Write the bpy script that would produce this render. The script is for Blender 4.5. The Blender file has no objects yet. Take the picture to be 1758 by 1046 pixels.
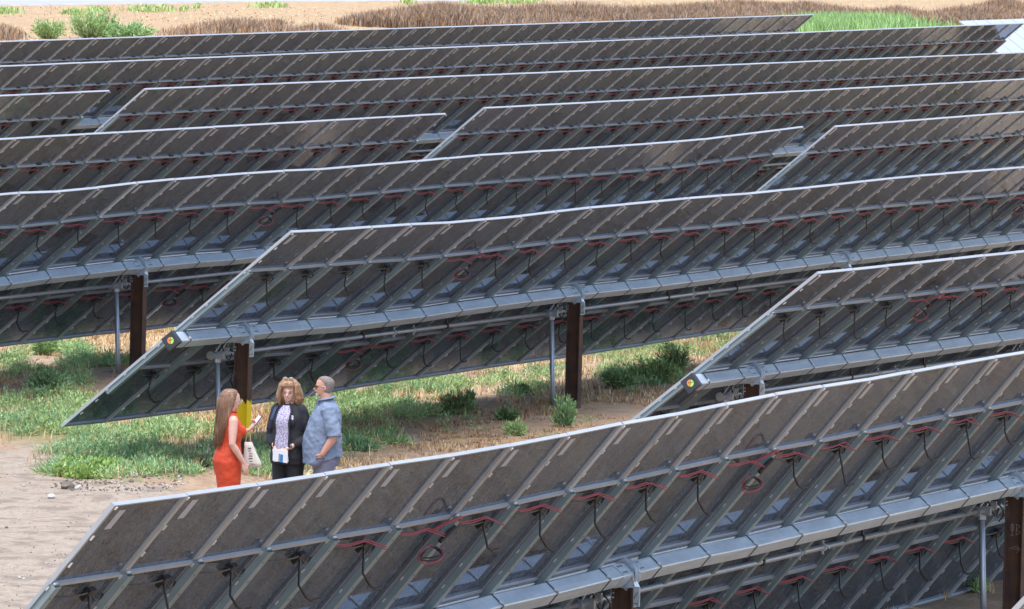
import bpy, math, random
import numpy as np
from mathutils import Vector, Matrix
random.seed(7); RNG = np.random.default_rng(7)
PI = math.pi
scn = bpy.context.scene
COL = scn.collection

# ------------------------------------------------------------------ camera, sky, sun, exposure
CAM_LOC = Vector((0, 0, 7.7824))
CR = Vector((0.38573989, -0.92227321, 0.02483653))
CU = Vector((0.05035753, 0.04792653, 0.99758066))
CF = Vector((0.92123225, 0.38355595, -0.06493058))
FPX = 11640.682
cam = bpy.data.cameras.new('camera'); camo = bpy.data.objects.new('camera', cam); COL.objects.link(camo)
cam.sensor_width = 36; cam.lens = FPX / 1758 * 36; cam.clip_start = 1; cam.clip_end = 6000
M = Matrix.Identity(4)
for i in range(3):
    M[i][0] = CR[i]; M[i][1] = CU[i]; M[i][2] = -CF[i]; M[i][3] = CAM_LOC[i]
camo.matrix_world = M
scn.camera = camo

SUN_EL, SUN_AZ = 74, -115            # azimuth from +Y towards +X, degrees
world = bpy.data.worlds.new('World'); scn.world = world; world.use_nodes = True
wn = world.node_tree
bg = wn.nodes['Background']
sky = wn.nodes.new('ShaderNodeTexSky'); sky.sky_type = 'NISHITA'; sky.sun_disc = False
sky.sun_elevation = math.radians(SUN_EL); sky.sun_rotation = math.radians(SUN_AZ)
sky.air_density = 1.0; sky.dust_density = 2.0; sky.ozone_density = 1.0
wn.links.new(sky.outputs[0], bg.inputs[0]); bg.inputs[1].default_value = 0.15
sun = bpy.data.lights.new('sun', 'SUN'); suno = bpy.data.objects.new('sun', sun); COL.objects.link(suno)
sun.energy = 1.35; sun.angle = math.radians(50); sun.color = (1, 0.97, 0.92)
sd = Vector((math.sin(math.radians(SUN_AZ)) * math.cos(math.radians(SUN_EL)), math.cos(math.radians(SUN_AZ)) * math.cos(math.radians(SUN_EL)), math.sin(math.radians(SUN_EL))))
suno.rotation_euler = sd.to_track_quat('Z', 'Y').to_euler(); suno.location = (60, 60, 60)
vs = scn.view_settings
vs.view_transform = 'Standard'; vs.look = 'None'; vs.gamma = 1; vs.use_curve_mapping = False
vs.exposure = 1.5

# ------------------------------------------------------------------ helpers
def tag(o, label=None, cat=None, group=None, kind=None):
    if label: o['label'] = label
    if cat: o['category'] = cat
    if group: o['group'] = group
    if kind: o['kind'] = kind
    return o

def link(name, data, parent=None):
    o = bpy.data.objects.new(name, data); COL.objects.link(o)
    if parent is not None: o.parent = parent
    return o

def empty(name, loc, label=None, cat=None, group=None, rotz=0):
    o = bpy.data.objects.new(name, None); COL.objects.link(o)
    o.location = loc; o.rotation_euler = (0, 0, rotz); o.empty_display_size = .2
    return tag(o, label, cat, group)

class MB:
    def __init__(s): s.v = []; s.f = []; s.m = []
    def add(s, vs, fs, m=0):
        n = len(s.v); s.v += [tuple(p) for p in vs]
        s.f += [tuple(i + n for i in f) for f in fs]; s.m += [m] * len(fs)
        return s
    def box(s, x0, x1, y0, y1, z0, z1, m=0):
        v = [(x0,y0,z0),(x1,y0,z0),(x1,y1,z0),(x0,y1,z0),(x0,y0,z1),(x1,y0,z1),(x1,y1,z1),(x0,y1,z1)]
        return s.add(v, [(0,3,2,1),(4,5,6,7),(0,1,5,4),(1,2,6,5),(2,3,7,6),(3,0,4,7)], m)
    def tube(s, pts, rad, n=8, m=0, side=None, rb=None, cap=True, round_cap=False):
        pts = [Vector(p) for p in pts]; k = len(pts)
        rad = [rad] * k if not hasattr(rad, '__len__') else list(rad)
        rb = rad if rb is None else ([rb] * k if not hasattr(rb, '__len__') else list(rb))
        if round_cap:
            d0 = (pts[1] - pts[0]).normalized(); d1 = (pts[-1] - pts[-2]).normalized()
            a0, b0, a1, b1 = rad[0], rb[0], rad[-1], rb[-1]
            h0 = min(a0, b0); h1 = min(a1, b1)
            pre = [(pts[0] - d0 * h0 * .97, .3), (pts[0] - d0 * h0 * .7, .72)]
            post = [(pts[-1] + d1 * h1 * .7, .72), (pts[-1] + d1 * h1 * .97, .3)]
            pts = [p for p, _ in pre] + pts + [p for p, _ in post]
            rad = [a0 * q for _, q in pre] + rad + [a1 * q for _, q in post]
            rb = [b0 * q for _, q in pre] + rb + [b1 * q for _, q in post]
            k = len(pts)
        vs = []; u = None
        for i in range(k):
            t = (pts[min(i+1, k-1)] - pts[max(i-1, 0)]).normalized()
            if u is None:
                u = Vector(side) if side is not None else (Vector((0,0,1)) if abs(t.z) < .9 else Vector((1,0,0)))
            elif side is not None: u = Vector(side)
            u = (u - t * u.dot(t)).normalized(); w = t.cross(u)
            for j in range(n):
                a = 2 * PI * j / n
                vs.append(pts[i] + u * (math.cos(a) * rad[i]) + w * (math.sin(a) * rb[i]))
        fs = []
        for i in range(k - 1):
            for j in range(n):
                fs.append((i*n+j, i*n+(j+1)%n, (i+1)*n+(j+1)%n, (i+1)*n+j))
        if cap:
            fs.append(tuple(range(n-1, -1, -1))); fs.append(tuple((k-1)*n + j for j in range(n)))
        return s.add(vs, fs, m)
    def rings(s, rows, n=20, m=0, cap=True):
        """rows: (cx, cy, z, rx, ry[, power]) horizontal super-ellipse rings"""
        vs = []; k = len(rows)
        for r in rows:
            cx, cy, z, rx, ry = r[:5]; e = r[5] if len(r) > 5 else 2.0
            for j in range(n):
                a = 2 * PI * j / n; c, q = math.cos(a), math.sin(a)
                vs.append((cx + rx * math.copysign(abs(c) ** (2 / e), c), cy + ry * math.copysign(abs(q) ** (2 / e), q), z))
        fs = []
        up = rows[-1][2] > rows[0][2]
        for i in range(k - 1):
            for j in range(n):
                f = (i*n+j, i*n+(j+1)%n, (i+1)*n+(j+1)%n, (i+1)*n+j)
                fs.append(f if up else f[::-1])
        if cap:
            a, b = tuple(range(n-1, -1, -1)), tuple((k-1)*n + j for j in range(n))
            fs.append(a if up else a[::-1]); fs.append(b if up else b[::-1])
        return s.add(vs, fs, m)
    def ball(s, c, rx, ry, rz, n=12, k=8, m=0):
        rows = []
        for i in range(k + 1):
            a = -PI/2 + PI * i / k; q = max(math.cos(a), .03)
            rows.append((c[0], c[1], c[2] + rz * math.sin(a), rx * q, ry * q))
        return s.rings(rows, n, m)
    def mesh(s, name, mats, smooth=False, bevel=None):
        me = bpy.data.meshes.new(name); me.from_pydata(s.v, [], s.f)
        for m in (mats if isinstance(mats, (list, tuple)) else [mats]): me.materials.append(m)
        if len(me.materials) > 1: me.polygons.foreach_set('material_index', s.m)
        if smooth: me.polygons.foreach_set('use_smooth', [True] * len(me.polygons))
        me.update(); return me
    def build(s, name, mats, parent=None, smooth=False, loc=None):
        o = link(name, s.mesh(name, mats, smooth), parent)
        if loc is not None: o.location = loc
        return o

def np_mesh(name, V, F, mats, mi=None, smooth=False):
    """V (n,3), F (m,k) numpy"""
    me = bpy.data.meshes.new(name); V = np.asarray(V, np.float32); F = np.asarray(F, np.int32)
    k = F.shape[1]
    me.vertices.add(len(V)); me.vertices.foreach_set('co', V.ravel())
    me.loops.add(F.size); me.loops.foreach_set('vertex_index', F.ravel())
    me.polygons.add(len(F)); me.polygons.foreach_set('loop_start', np.arange(0, F.size, k, dtype=np.int32))
    try: me.polygons.foreach_set('loop_total', np.full(len(F), k, np.int32))
    except Exception: pass
    for m in mats: me.materials.append(m)
    if mi is not None: me.polygons.foreach_set('material_index', np.asarray(mi, np.int32))
    if smooth: me.polygons.foreach_set('use_smooth', np.ones(len(F), bool))
    me.update(calc_edges=True); me.validate(); return me

# ------------------------------------------------------------------ materials
def mat(name, base, rough=.6, metal=0., noise=None, bump=None, spec=.5, ior=1.5, coords='Object', wear=None, per_obj=0.):
    """noise=(scale, amount, second colour); bump=(scale, strength)"""
    m = bpy.data.materials.new(name); m.use_nodes = True
    nt = m.node_tree; N, L = nt.nodes, nt.links; p = N['Principled BSDF']
    p.inputs['Base Color'].default_value = (*base, 1); p.inputs['Roughness'].default_value = rough
    p.inputs['Metallic'].default_value = metal; p.inputs['IOR'].default_value = ior
    p.inputs['Specular IOR Level'].default_value = spec
    tc = N.new('ShaderNodeTexCoord')
    src = None
    if noise:
        nz = N.new('ShaderNodeTexNoise'); nz.inputs['Scale'].default_value = noise[0]; nz.inputs['Detail'].default_value = 6
        L.new(tc.outputs[coords], nz.inputs['Vector'])
        r = N.new('ShaderNodeMapRange'); r.inputs[1].default_value = .35; r.inputs[2].default_value = .68; r.inputs[4].default_value = noise[1]
        L.new(nz.outputs[0], r.inputs[0])
        mx = N.new('ShaderNodeMix'); mx.data_type = 'RGBA'
        mx.inputs[6].default_value = (*base, 1); mx.inputs[7].default_value = (*noise[2], 1)
        L.new(r.outputs[0], mx.inputs[0]); src = mx.outputs[2]
    if wear:     # (scale, amount, colour, stretch vector) streaks
        mp = N.new('ShaderNodeMapping'); mp.inputs['Scale'].default_value = wear[3]; L.new(tc.outputs[coords], mp.inputs[0])
        nz = N.new('ShaderNodeTexNoise'); nz.inputs['Scale'].default_value = wear[0]; nz.inputs['Detail'].default_value = 4
        L.new(mp.outputs[0], nz.inputs['Vector'])
        r = N.new('ShaderNodeMapRange'); r.inputs[1].default_value = .5; r.inputs[2].default_value = .75; r.inputs[4].default_value = wear[1]
        L.new(nz.outputs[0], r.inputs[0])
        mx = N.new('ShaderNodeMix'); mx.data_type = 'RGBA'; mx.inputs[6].default_value = (*base, 1); mx.inputs[7].default_value = (*wear[2], 1)
        if src: L.new(src, mx.inputs[6])
        L.new(r.outputs[0], mx.inputs[0]); src = mx.outputs[2]
    if per_obj:
        oi = N.new('ShaderNodeObjectInfo'); r = N.new('ShaderNodeMapRange'); r.inputs[3].default_value = 1 - per_obj; r.inputs[4].default_value = 1 + per_obj
        L.new(oi.outputs['Random'], r.inputs[0])
        mx = N.new('ShaderNodeMix'); mx.data_type = 'RGBA'; mx.blend_type = 'MULTIPLY'; mx.inputs[0].default_value = 1
        mx.inputs[6].default_value = (*base, 1)
        if src: L.new(src, mx.inputs[6])
        L.new(r.outputs[0], mx.inputs[7]); src = mx.outputs[2]
    if src: L.new(src, p.inputs['Base Color'])
    if bump:
        nz = N.new('ShaderNodeTexNoise'); nz.inputs['Scale'].default_value = bump[0]; nz.inputs['Detail'].default_value = 5
        L.new(tc.outputs[coords], nz.inputs['Vector'])
        b = N.new('ShaderNodeBump'); b.inputs['Strength'].default_value = bump[1]; b.inputs['Distance'].default_value = .01
        L.new(nz.outputs[0], b.inputs['Height']); L.new(b.outputs[0], p.inputs['Normal'])
    return m

MT = {}
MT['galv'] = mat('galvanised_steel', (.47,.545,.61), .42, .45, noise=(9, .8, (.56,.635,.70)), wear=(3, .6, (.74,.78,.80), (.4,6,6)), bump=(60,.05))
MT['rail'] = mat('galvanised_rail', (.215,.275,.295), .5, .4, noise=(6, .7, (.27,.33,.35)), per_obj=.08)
MT['alu'] = mat('anodised_aluminium', (.41,.42,.44), .45, .3, noise=(4, .5, (.33,.34,.35)), per_obj=.05)
MT['strap'] = mat('dark_strap_steel', (.055,.065,.075), .5, .3)
MT['bolt'] = mat('zinc_bolt', (.72,.72,.70), .35, .5)
MT['rust'] = mat('rusted_steel', (.052,.028,.021), .8, .1, noise=(5, .9, (.115,.052,.025)), wear=(7, .75, (.032,.021,.019), (4,4,.35)), bump=(40,.2))
MT['black'] = mat('black_plastic', (.012,.012,.014), .5)
MT['cap'] = mat('end_cap_plastic', (.028,.03,.038), .5, noise=(20, .5, (.045,.047,.055)))
MT['red'] = mat('red_cable', (.27,.042,.058), .6)
MT['orange_s'] = mat('orange_sticker', (.85,.23,.08), .5)
MT['green_s'] = mat('lime_sticker', (.45,.78,.10), .5)
MT['sticker'] = mat('pale_label', (.40,.405,.45), .55, noise=(30, .5, (.31,.315,.35)))
MT['sticker_dim'] = mat('grey_label', (.17,.18,.20), .5)
MT['chalk'] = mat('white_chalk', (.26,.21,.19), .9)
MT['duct'] = mat('conduit_steel', (.34,.37,.42), .4, .6, noise=(5, .6, (.45,.47,.5)))

def glass_mat():
    m = bpy.data.materials.new('dark_laminate_glass'); m.use_nodes = True
    N, L = m.node_tree.nodes, m.node_tree.links; p = N['Principled BSDF']
    p.inputs['IOR'].default_value = 1.5; p.inputs['Specular IOR Level'].default_value = 0
    tc = N.new('ShaderNodeTexCoord'); oi = N.new('ShaderNodeObjectInfo')
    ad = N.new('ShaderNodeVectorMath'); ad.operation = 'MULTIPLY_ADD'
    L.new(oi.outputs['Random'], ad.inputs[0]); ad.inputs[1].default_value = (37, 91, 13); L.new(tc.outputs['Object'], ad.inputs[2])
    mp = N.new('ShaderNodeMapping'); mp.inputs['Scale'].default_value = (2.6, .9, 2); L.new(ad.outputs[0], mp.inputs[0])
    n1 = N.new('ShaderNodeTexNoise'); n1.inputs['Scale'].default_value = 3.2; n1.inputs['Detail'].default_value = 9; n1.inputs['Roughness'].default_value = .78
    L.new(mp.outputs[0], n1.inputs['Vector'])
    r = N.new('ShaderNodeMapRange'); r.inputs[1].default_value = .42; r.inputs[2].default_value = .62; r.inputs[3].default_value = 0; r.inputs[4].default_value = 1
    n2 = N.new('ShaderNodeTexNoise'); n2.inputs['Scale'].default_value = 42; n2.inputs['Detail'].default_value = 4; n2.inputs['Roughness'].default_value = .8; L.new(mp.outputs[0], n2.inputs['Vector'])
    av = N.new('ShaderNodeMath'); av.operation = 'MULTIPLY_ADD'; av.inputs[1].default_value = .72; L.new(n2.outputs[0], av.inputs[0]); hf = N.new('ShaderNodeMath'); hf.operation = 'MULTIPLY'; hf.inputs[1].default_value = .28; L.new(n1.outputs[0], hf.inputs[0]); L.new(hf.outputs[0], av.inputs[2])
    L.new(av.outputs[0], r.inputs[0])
    mx = N.new('ShaderNodeMix'); mx.data_type = 'RGBA'    # dust over black laminate, lightened and mottled to paint in missing ground reflections
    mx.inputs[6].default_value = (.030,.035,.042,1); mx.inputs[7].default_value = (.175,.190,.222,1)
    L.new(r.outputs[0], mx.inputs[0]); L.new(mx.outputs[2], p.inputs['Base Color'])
    rr = N.new('ShaderNodeMapRange'); rr.inputs[3].default_value = .02; rr.inputs[4].default_value = .09; L.new(r.outputs[0], rr.inputs[0])
    L.new(rr.outputs[0], p.inputs['Roughness'])
    # mirror layer with the cool tint of the coated thin film glass
    gl = N.new('ShaderNodeBsdfGlossy'); gl.inputs['Color'].default_value = (.60,.70,.86,1); L.new(rr.outputs[0], gl.inputs['Roughness'])
    fr = N.new('ShaderNodeFresnel'); fr.inputs['IOR'].default_value = 1.5
    ms = N.new('ShaderNodeMixShader'); L.new(fr.outputs[0], ms.inputs[0]); L.new(p.outputs[0], ms.inputs[1]); L.new(gl.outputs[0], ms.inputs[2])
    L.new(ms.outputs[0], N['Material Output'].inputs['Surface'])
    return m
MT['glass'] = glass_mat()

# ------------------------------------------------------------------ ground
def vnoise(x, y, seed=0):
    x = np.asarray(x, float); y = np.asarray(y, float)
    xi = np.floor(x).astype(np.int64); yi = np.floor(y).astype(np.int64); fx = x - xi; fy = y - yi
    def h(a, b):
        n = (a * 374761393 + b * 668265263 + seed * 974634777) & 0xffffffff
        n = ((n ^ (n >> 13)) * 1274126177) & 0xffffffff
        return ((n ^ (n >> 16)) & 0xffff) / 65535.
    sx = fx * fx * (3 - 2 * fx); sy = fy * fy * (3 - 2 * fy)
    return (h(xi, yi) * (1-sx) + h(xi+1, yi) * sx) * (1-sy) + (h(xi, yi+1) * (1-sx) + h(xi+1, yi+1) * sx) * sy
def fbm(x, y, seed=0, o=4):
    s = 0; a = .5
    for i in range(o):
        s = s + a * vnoise(x * 2**i, y * 2**i, seed + i); a *= .5
    return s
def plane_z(y): return .011 * (np.clip(y, -20, 140) - 36.6)
def ground_z(x, y):
    x = np.asarray(x, float); y = np.asarray(y, float)
    z = plane_z(y) + (fbm(x * .5, y * .5, 3) - .47) * .10 + (fbm(x * 2.2, y * 2.2, 9, 3) - .44) * .05
    d = np.exp(-(((x - 75.9) / 1.6) ** 2 + ((y - 36.2) / .6) ** 2))      # low ridge of turned earth beside the bare strip
    return z + d * .10 * (.4 + fbm(x * 3, y * 3, 5))
def project(x, y, z):
    d = np.stack([np.asarray(x) - 0., np.asarray(y) - 0., np.asarray(z) - CAM_LOC.z], -1)
    w = d @ np.array(CF); return 879 + FPX * (d @ np.array(CR)) / w, 523 - FPX * (d @ np.array(CU)) / w
def ground_at(px, py):
    """where the sight line of a photograph pixel meets the ground plane"""
    px = np.asarray(px, float); py = np.asarray(py, float)
    v = np.array(CF) + np.multiply.outer((px - 879) / FPX, np.array(CR)) + np.multiply.outer((523 - py) / FPX, np.array(CU))
    t = (-.011 * 36.6 - CAM_LOC.z) / (v[..., 2] - .011 * v[..., 1])
    return v[..., 0] * t, v[..., 1] * t

# what grows where, as ellipses on the ground: (px, py, rx, ry, strength)
GREEN = [(215,795,150,34,1.1),(60,738,110,26,1.),(205,752,110,20,.9),(330,745,100,24,.8),(300,765,70,30,.9),(440,800,110,26,.7),(310,800,60,30,.7),(690,665,110,22,1.),
         (640,690,70,22,1.),(620,735,60,30,.6),(560,700,90,30,.7),(745,705,70,20,.9),(690,722,60,12,.8),(890,640,90,20,.5),(900,672,50,12,.6),(1090,600,120,24,.8),(1190,590,90,26,.9),
         (1120,650,80,26,.7),(1060,650,40,16,.9),(70,600,40,16,.9),(125,605,40,14,.9),(165,624,66,12,.9),(10,616,30,10,.8),(95,662,60,22,.8),(95,695,110,18,.9),(30,642,60,12,.5),
         (170,700,60,16,.7),(1690,1005,30,18,.7),(1580,1030,40,10,.5),(640,770,60,14,.6),(940,620,60,20,.5),(800,660,60,12,.3),(1240,570,60,20,.9)]
BARE = [(60,900,330,90,1.3),(60,800,120,46,1.),(230,842,100,14,1.),(40,980,200,120,1.5),(740,652,60,14,.9),(700,752,60,10,.8),(900,735,60,8,.7),(160,640,100,16,.7),(60,590,60,14,.7),(680,745,80,16,.7),(1060,705,120,30,.6),(860,690,120,14,.6),(1650,1030,140,50,1.5)]
STRAW = [(170,580,200,30,1.),(260,540,120,40,1.),(760,690,60,14,.6),(900,620,120,30,.6),(1020,680,120,30,.5),(400,720,120,20,.6),(760,755,200,26,.5),(600,770,80,20,.4),(320,700,60,14,.6),(1080,580,160,30,.5)]
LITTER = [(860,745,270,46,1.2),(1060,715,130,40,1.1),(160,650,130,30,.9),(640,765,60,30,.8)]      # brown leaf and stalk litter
def cover(px, py, lst):
    s = np.zeros(np.shape(px))
    for cx, cy, rx, ry, a in lst:
        s = np.maximum(s, a * np.exp(-(((px - cx) / rx) ** 2 + ((py - cy) / ry) ** 2) * .9))
    return s

def ground():
    xs = np.concatenate([np.array([-3000,-1500,-700,-300,-100,-30,0,20,35,48]), np.arange(55, 125, .2), np.arange(125.5, 420, 2.5), np.array([450,500,600,800,1200,2000,4000])])
    ys = np.concatenate([np.array([-3000,-1200,-400,-150,-50,-15,0,8,14,20]), np.arange(25, 52, .2), np.arange(52.5, 150, 1.5), np.array([155,170,200,260,400,700,1300,2500,4500])])
    X, Y = np.meshgrid(xs, ys, indexing='ij')
    near = (X > 50) & (X < 128) & (Y > 22) & (Y < 54)
    Z = np.where(near, ground_z(X, Y), plane_z(Y) + (fbm(X * .07, Y * .07, 21) - .47) * .12 * np.clip((np.abs(X) + np.abs(Y)) / 60, 0, 1))
    n0, n1 = X.shape
    V = np.stack([X, Y, Z], -1).reshape(-1, 3)
    I = np.arange(n0 * n1).reshape(n0, n1)
    F = np.stack([I[:-1,:-1], I[1:,:-1], I[1:,1:], I[:-1,1:]], -1).reshape(-1, 4)
    # ground cover mix per vertex: R green, G bare, B straw
    d = V - np.array(CAM_LOC); w = d @ np.array(CF)
    ok = w > 5; w = np.where(ok, w, 1e9)
    px = 879 + FPX * (d @ np.array(CR)) / w; py = 523 - FPX * (d @ np.array(CU)) / w
    inb = (ok & near.ravel())
    g = np.where(inb, cover(px, py, GREEN), .25); b = np.where(inb, cover(px, py, BARE), .25); s = np.where(inb, cover(px, py, STRAW), .45)
    me = np_mesh('ground', V, F, [], smooth=True)
    at = me.color_attributes.new('cover', 'FLOAT_COLOR', 'POINT')
    at.data.foreach_set('color', np.stack([g, b, s, np.ones_like(g)], -1).astype(np.float32).ravel())
    m = bpy.data.materials.new('dry_earth'); m.use_nodes = True
    N, L = m.node_tree.nodes, m.node_tree.links; p = N['Principled BSDF']; p.inputs['Roughness'].default_value = .95; p.inputs['Specular IOR Level'].default_value = .15
    tc = N.new('ShaderNodeTexCoord')
    def nz(scale, detail=6, rough=.6):
        n = N.new('ShaderNodeTexNoise'); n.inputs['Scale'].default_value = scale; n.inputs['Detail'].default_value = detail; n.inputs['Roughness'].default_value = rough
        L.new(tc.outputs['Object'], n.inputs['Vector']); return n.outputs[0]
    def ramp(x, a, b_, lo=0., hi=1.):
        r = N.new('ShaderNodeMapRange'); r.interpolation_type = 'SMOOTHSTEP'; L.new(x, r.inputs[0])
        for k, q in zip((1,2,3,4), (a, b_, lo, hi)): r.inputs[k].default_value = q
        return r.outputs[0]
    def math_(op, a, b_):
        q = N.new('ShaderNodeMath'); q.operation = op
        for i, z in enumerate((a, b_)):
            if isinstance(z, (int, float)): q.inputs[i].default_value = z
            else: L.new(z, q.inputs[i])
        return q.outputs[0]
    def mix(fac, a, b_):
        q = N.new('ShaderNodeMix'); q.data_type = 'RGBA'; L.new(fac, q.inputs[0])
        for i, z in ((6, a), (7, b_)):
            if isinstance(z, tuple): q.inputs[i].default_value = (*z, 1)
            else: L.new(z, q.inputs[i])
        return q.outputs[2]
    ca = N.new('ShaderNodeAttribute'); ca.attribute_name = 'cover'; sp = N.new('ShaderNodeSeparateColor'); L.new(ca.outputs['Color'], sp.inputs[0])
    G_, B_, S_ = sp.outputs[0], sp.outputs[1], sp.outputs[2]
    fine, mid, big, clod = nz(14, 8, .7), nz(2.2, 7), nz(.45, 5), nz(45, 4, .7)
    base = mix(ramp(mid, .35, .65), (.34,.235,.155), (.43,.315,.21))
    base = mix(ramp(fine, .42, .66, 0, .7), base, (.20,.13,.085))
    straw = mix(ramp(fine, .35, .65), (.41,.275,.135), (.48,.36,.205))
    straw = mix(ramp(mid, .5, .7, 0, .7), straw, (.34,.19,.09))
    bare = mix(ramp(fine, .4, .6), (.30,.245,.185), (.375,.31,.24))
    bare = mix(ramp(mid, .46, .62, 0, .85), bare, (.22,.175,.135))
    bare = mix(ramp(clod, .6, .72, 0, .6), bare, (.28,.24,.21))
    green = mix(ramp(fine, .4, .65), (.13,.16,.06), (.26,.235,.10))
    c = mix(ramp(math_('ADD', S_, math_('MULTIPLY', math_('SUBTRACT', mid, .5), 1.6)), .3, .6), base, straw)
    c = mix(ramp(math_('ADD', B_, math_('MULTIPLY', math_('SUBTRACT', mid, .5), 1.2)), .45, .75), c, bare)
    c = mix(ramp(math_('ADD', G_, math_('MULTIPLY', math_('SUBTRACT', mid, .5), 1.5)), .4, .8, 0, .8), c, green)
    L.new(c, p.inputs['Base Color'])
    bp = N.new('ShaderNodeBump'); bp.inputs['Strength'].default_value = .7; bp.inputs['Distance'].default_value = .05
    L.new(math_('ADD', fine, math_('MULTIPLY', clod, .4)), bp.inputs['Height']); L.new(bp.outputs[0], p.inputs['Normal'])
    me.materials.append(m)
    tag(link('ground', me), 'dry straw coloured earth with weeds under the rows of solar panels', 'ground', kind='structure')
    # gravel road at the far edge of the field
    a = np.array([ground_at(-260, 12), ground_at(640, 3)]); dv = (a[1] - a[0]); dv /= np.hypot(*dv); nv = np.array([-dv[1], dv[0]])
    mb = MB(); pts = []
    K = 40
    for i in range(K + 1):
        q = a[0] + dv * (i * 3.2 - 12); wob = (vnoise(i * .7, 3) - .5) * 1.5
        z = float(plane_z(q[1])) + .16
        for off, up in ((wob - .4, -.12), (wob, .07), (14, .07)):
            e = q + nv * off; mb.v.append((e[0], e[1], float(plane_z(e[1])) + up))
    for i in range(K):
        for k in (0, 1): mb.f.append((3*i+k, 3*i+3+k, 3*i+4+k, 3*i+1+k)); mb.m.append(0)
    mb.build('gravel_road', mat('pale_gravel', (.34,.325,.31), .95, noise=(1.5, .8, (.28,.265,.25)), bump=(20,.5)))
    o = bpy.data.objects['gravel_road']; tag(o, 'pale grey gravel road along the far edge of the field', 'road', kind='structure')
ground()

# ------------------------------------------------------------------ solar trackers
W = 1.25; HALF = 2.03
def rotm(th): return Matrix.Rotation(PI - th, 4, 'X')
# local axes of tilted pieces: x along the row, y up the slope, z out of the back (towards the viewer and down)
hw = (W - .018) / 2; ML = 2.015
def m_pane():
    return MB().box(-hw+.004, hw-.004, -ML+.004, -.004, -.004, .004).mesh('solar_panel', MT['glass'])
def m_frame():
    b = MB(); fw = .046; d0, d1 = -.005, .030
    for sg in (-1, 1):     # side bars with a small step at the glass
        x0, x1 = sorted((sg*hw, sg*(hw-fw+.012))); b.box(x0, x1, -ML, 0, d0 if sg else d0, d1)
        x0, x1 = sorted((sg*(hw-fw+.012), sg*(hw-fw))); b.box(x0, x1, -ML+.03, -.012, .0045, .018)
    b.box(-hw+fw-.012, hw-fw+.012, -.012, 0, d0, d1-.001)
    b.box(-hw+fw-.012, hw-fw+.012, -ML, -ML+.012, d0, d1-.001); b.box(-hw+fw, hw-fw, -ML+.030, -ML+.050, .0045, .030)
    # cross bar
    b.box(-hw+fw, hw-fw, -.806, -.786, .0045, .028); b.box(-hw+fw, hw-fw, -.816, -.786, .028, .033)
    return b.mesh('frame', MT['alu'])
def m_stick(u0, u1, x0, x1, m='sticker'):
    return MB().box(x0, x1, u1, u0, .0045, .006).mesh('label_sticker', MT[m])
def arc(p, q, sag, n=6):
    p, q = Vector(p), Vector(q); return [p.lerp(q, t / n) + Vector(sag) * (4 * (t/n) * (1 - t/n)) for t in range(n + 1)]
CT, ST = math.cos(math.radians(40)), math.sin(math.radians(40))
def down(p, l, dx=0): return (p[0] + dx, p[1] - ST * l, p[2] + CT * l)
def black_part(b, seed, far=False):
    r = random.Random(seed)
    c0 = (.22 + r.uniform(-.03,.03), -.93, .035)
    b.box(c0[0]-.05, c0[0]+.05, c0[1]-.075, c0[1]+.035, .02, .06)        # junction connector
    if far: b.box(c0[0]-.09, c0[0]+.06, c0[1]-.02, c0[1]+.16, .004, .03); return
    l = .26 + r.uniform(-.09,.10)
    p = [c0, down(c0, .07, -.03), down(c0, l*.7, -.05 + r.uniform(-.06,.05)), down(c0, l, .0), down(c0, l+.04, .10), down(c0, l+.035, .24)]
    b.tube(p, .011, 5)
    b.tube(arc((-.5,-.93,.02), c0, (0,.03,.05)), .008, 4)
    b.tube(arc(c0, (.55,-1.0,.02), (0,-.04,.04)), .008, 4)
def red_part(b, seed, far=False):
    r = random.Random(seed)
    for k in (0, .012):
        pk = .10 + r.uniform(-.12,.12); e = r.uniform(-.05,.06)
        b.tube([(-.44-e,-.865-k*.6,.050+k), (-.2,-.85-k*.6-abs(e)*.3,.065+k), (pk,-.845-k*.4,.062+k), (.54,-.92-r.uniform(0,.03),.11+k)], .0042 if far else .0062, 5, m=1)
def tangle_part(b, seed):
    r = random.Random(seed)
    c = Vector((.30, -1.0, .09)); 
    for mm, ph, sc in ((1,0,1.),(0,1.2,.9),(0,2.2,.75)):
        p = []
        for i in range(25):
            a = i / 24 * 2 * PI * 1.25 + ph; q = .09 * sc
            p.append(down((c.x + q * 2.4 * math.cos(a) + .03*i/24, c.y + .03*math.sin(2*a), c.z + .02 * math.sin(2*a)), q * (.85 + .2*math.sin(a+ph)) * math.sin(a) + .08))
        b.tube(p, .0075, 5, m=mm)
    b.tube([(c.x+.16, c.y+.02, .12), (c.x+.30, c.y+.16, .10)], .022, 6, m=0)
    b.tube(arc((c.x-.1, c.y+.1, .06), (c.x+.34, c.y+.2, .08), (0,.14,.05)), .012, 5, m=1)
def m_cable(kind, seed, far=False):
    b = MB()
    if kind != 'tangle' or far: black_part(b, seed, far)
    if kind in ('red', 'tangle'): red_part(b, seed, far)
    if kind == 'tangle': tangle_part(b, seed)
    return b.mesh('cable', [MT['black'], MT['red']])
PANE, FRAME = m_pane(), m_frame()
PALE = PANE.copy(); PALE.materials.clear(); PALE.materials.append(mat('painted_sky_reflection', (.37,.375,.41), .3))  # pale base colour stands in for bright sky mirrored in the front glass
STK1 = m_stick(-.09, -.28, -hw+.235, -hw+.345)
CABLES = {(k, f): [m_cable(k, 10 * i + 3, f) for i in range(9 if not f else 4)] for k in ('red', 'black', 'tangle') for f in (False, True)}
RB0, RB1 = .033, .086      # rail depth range; tube sits on it
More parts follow.
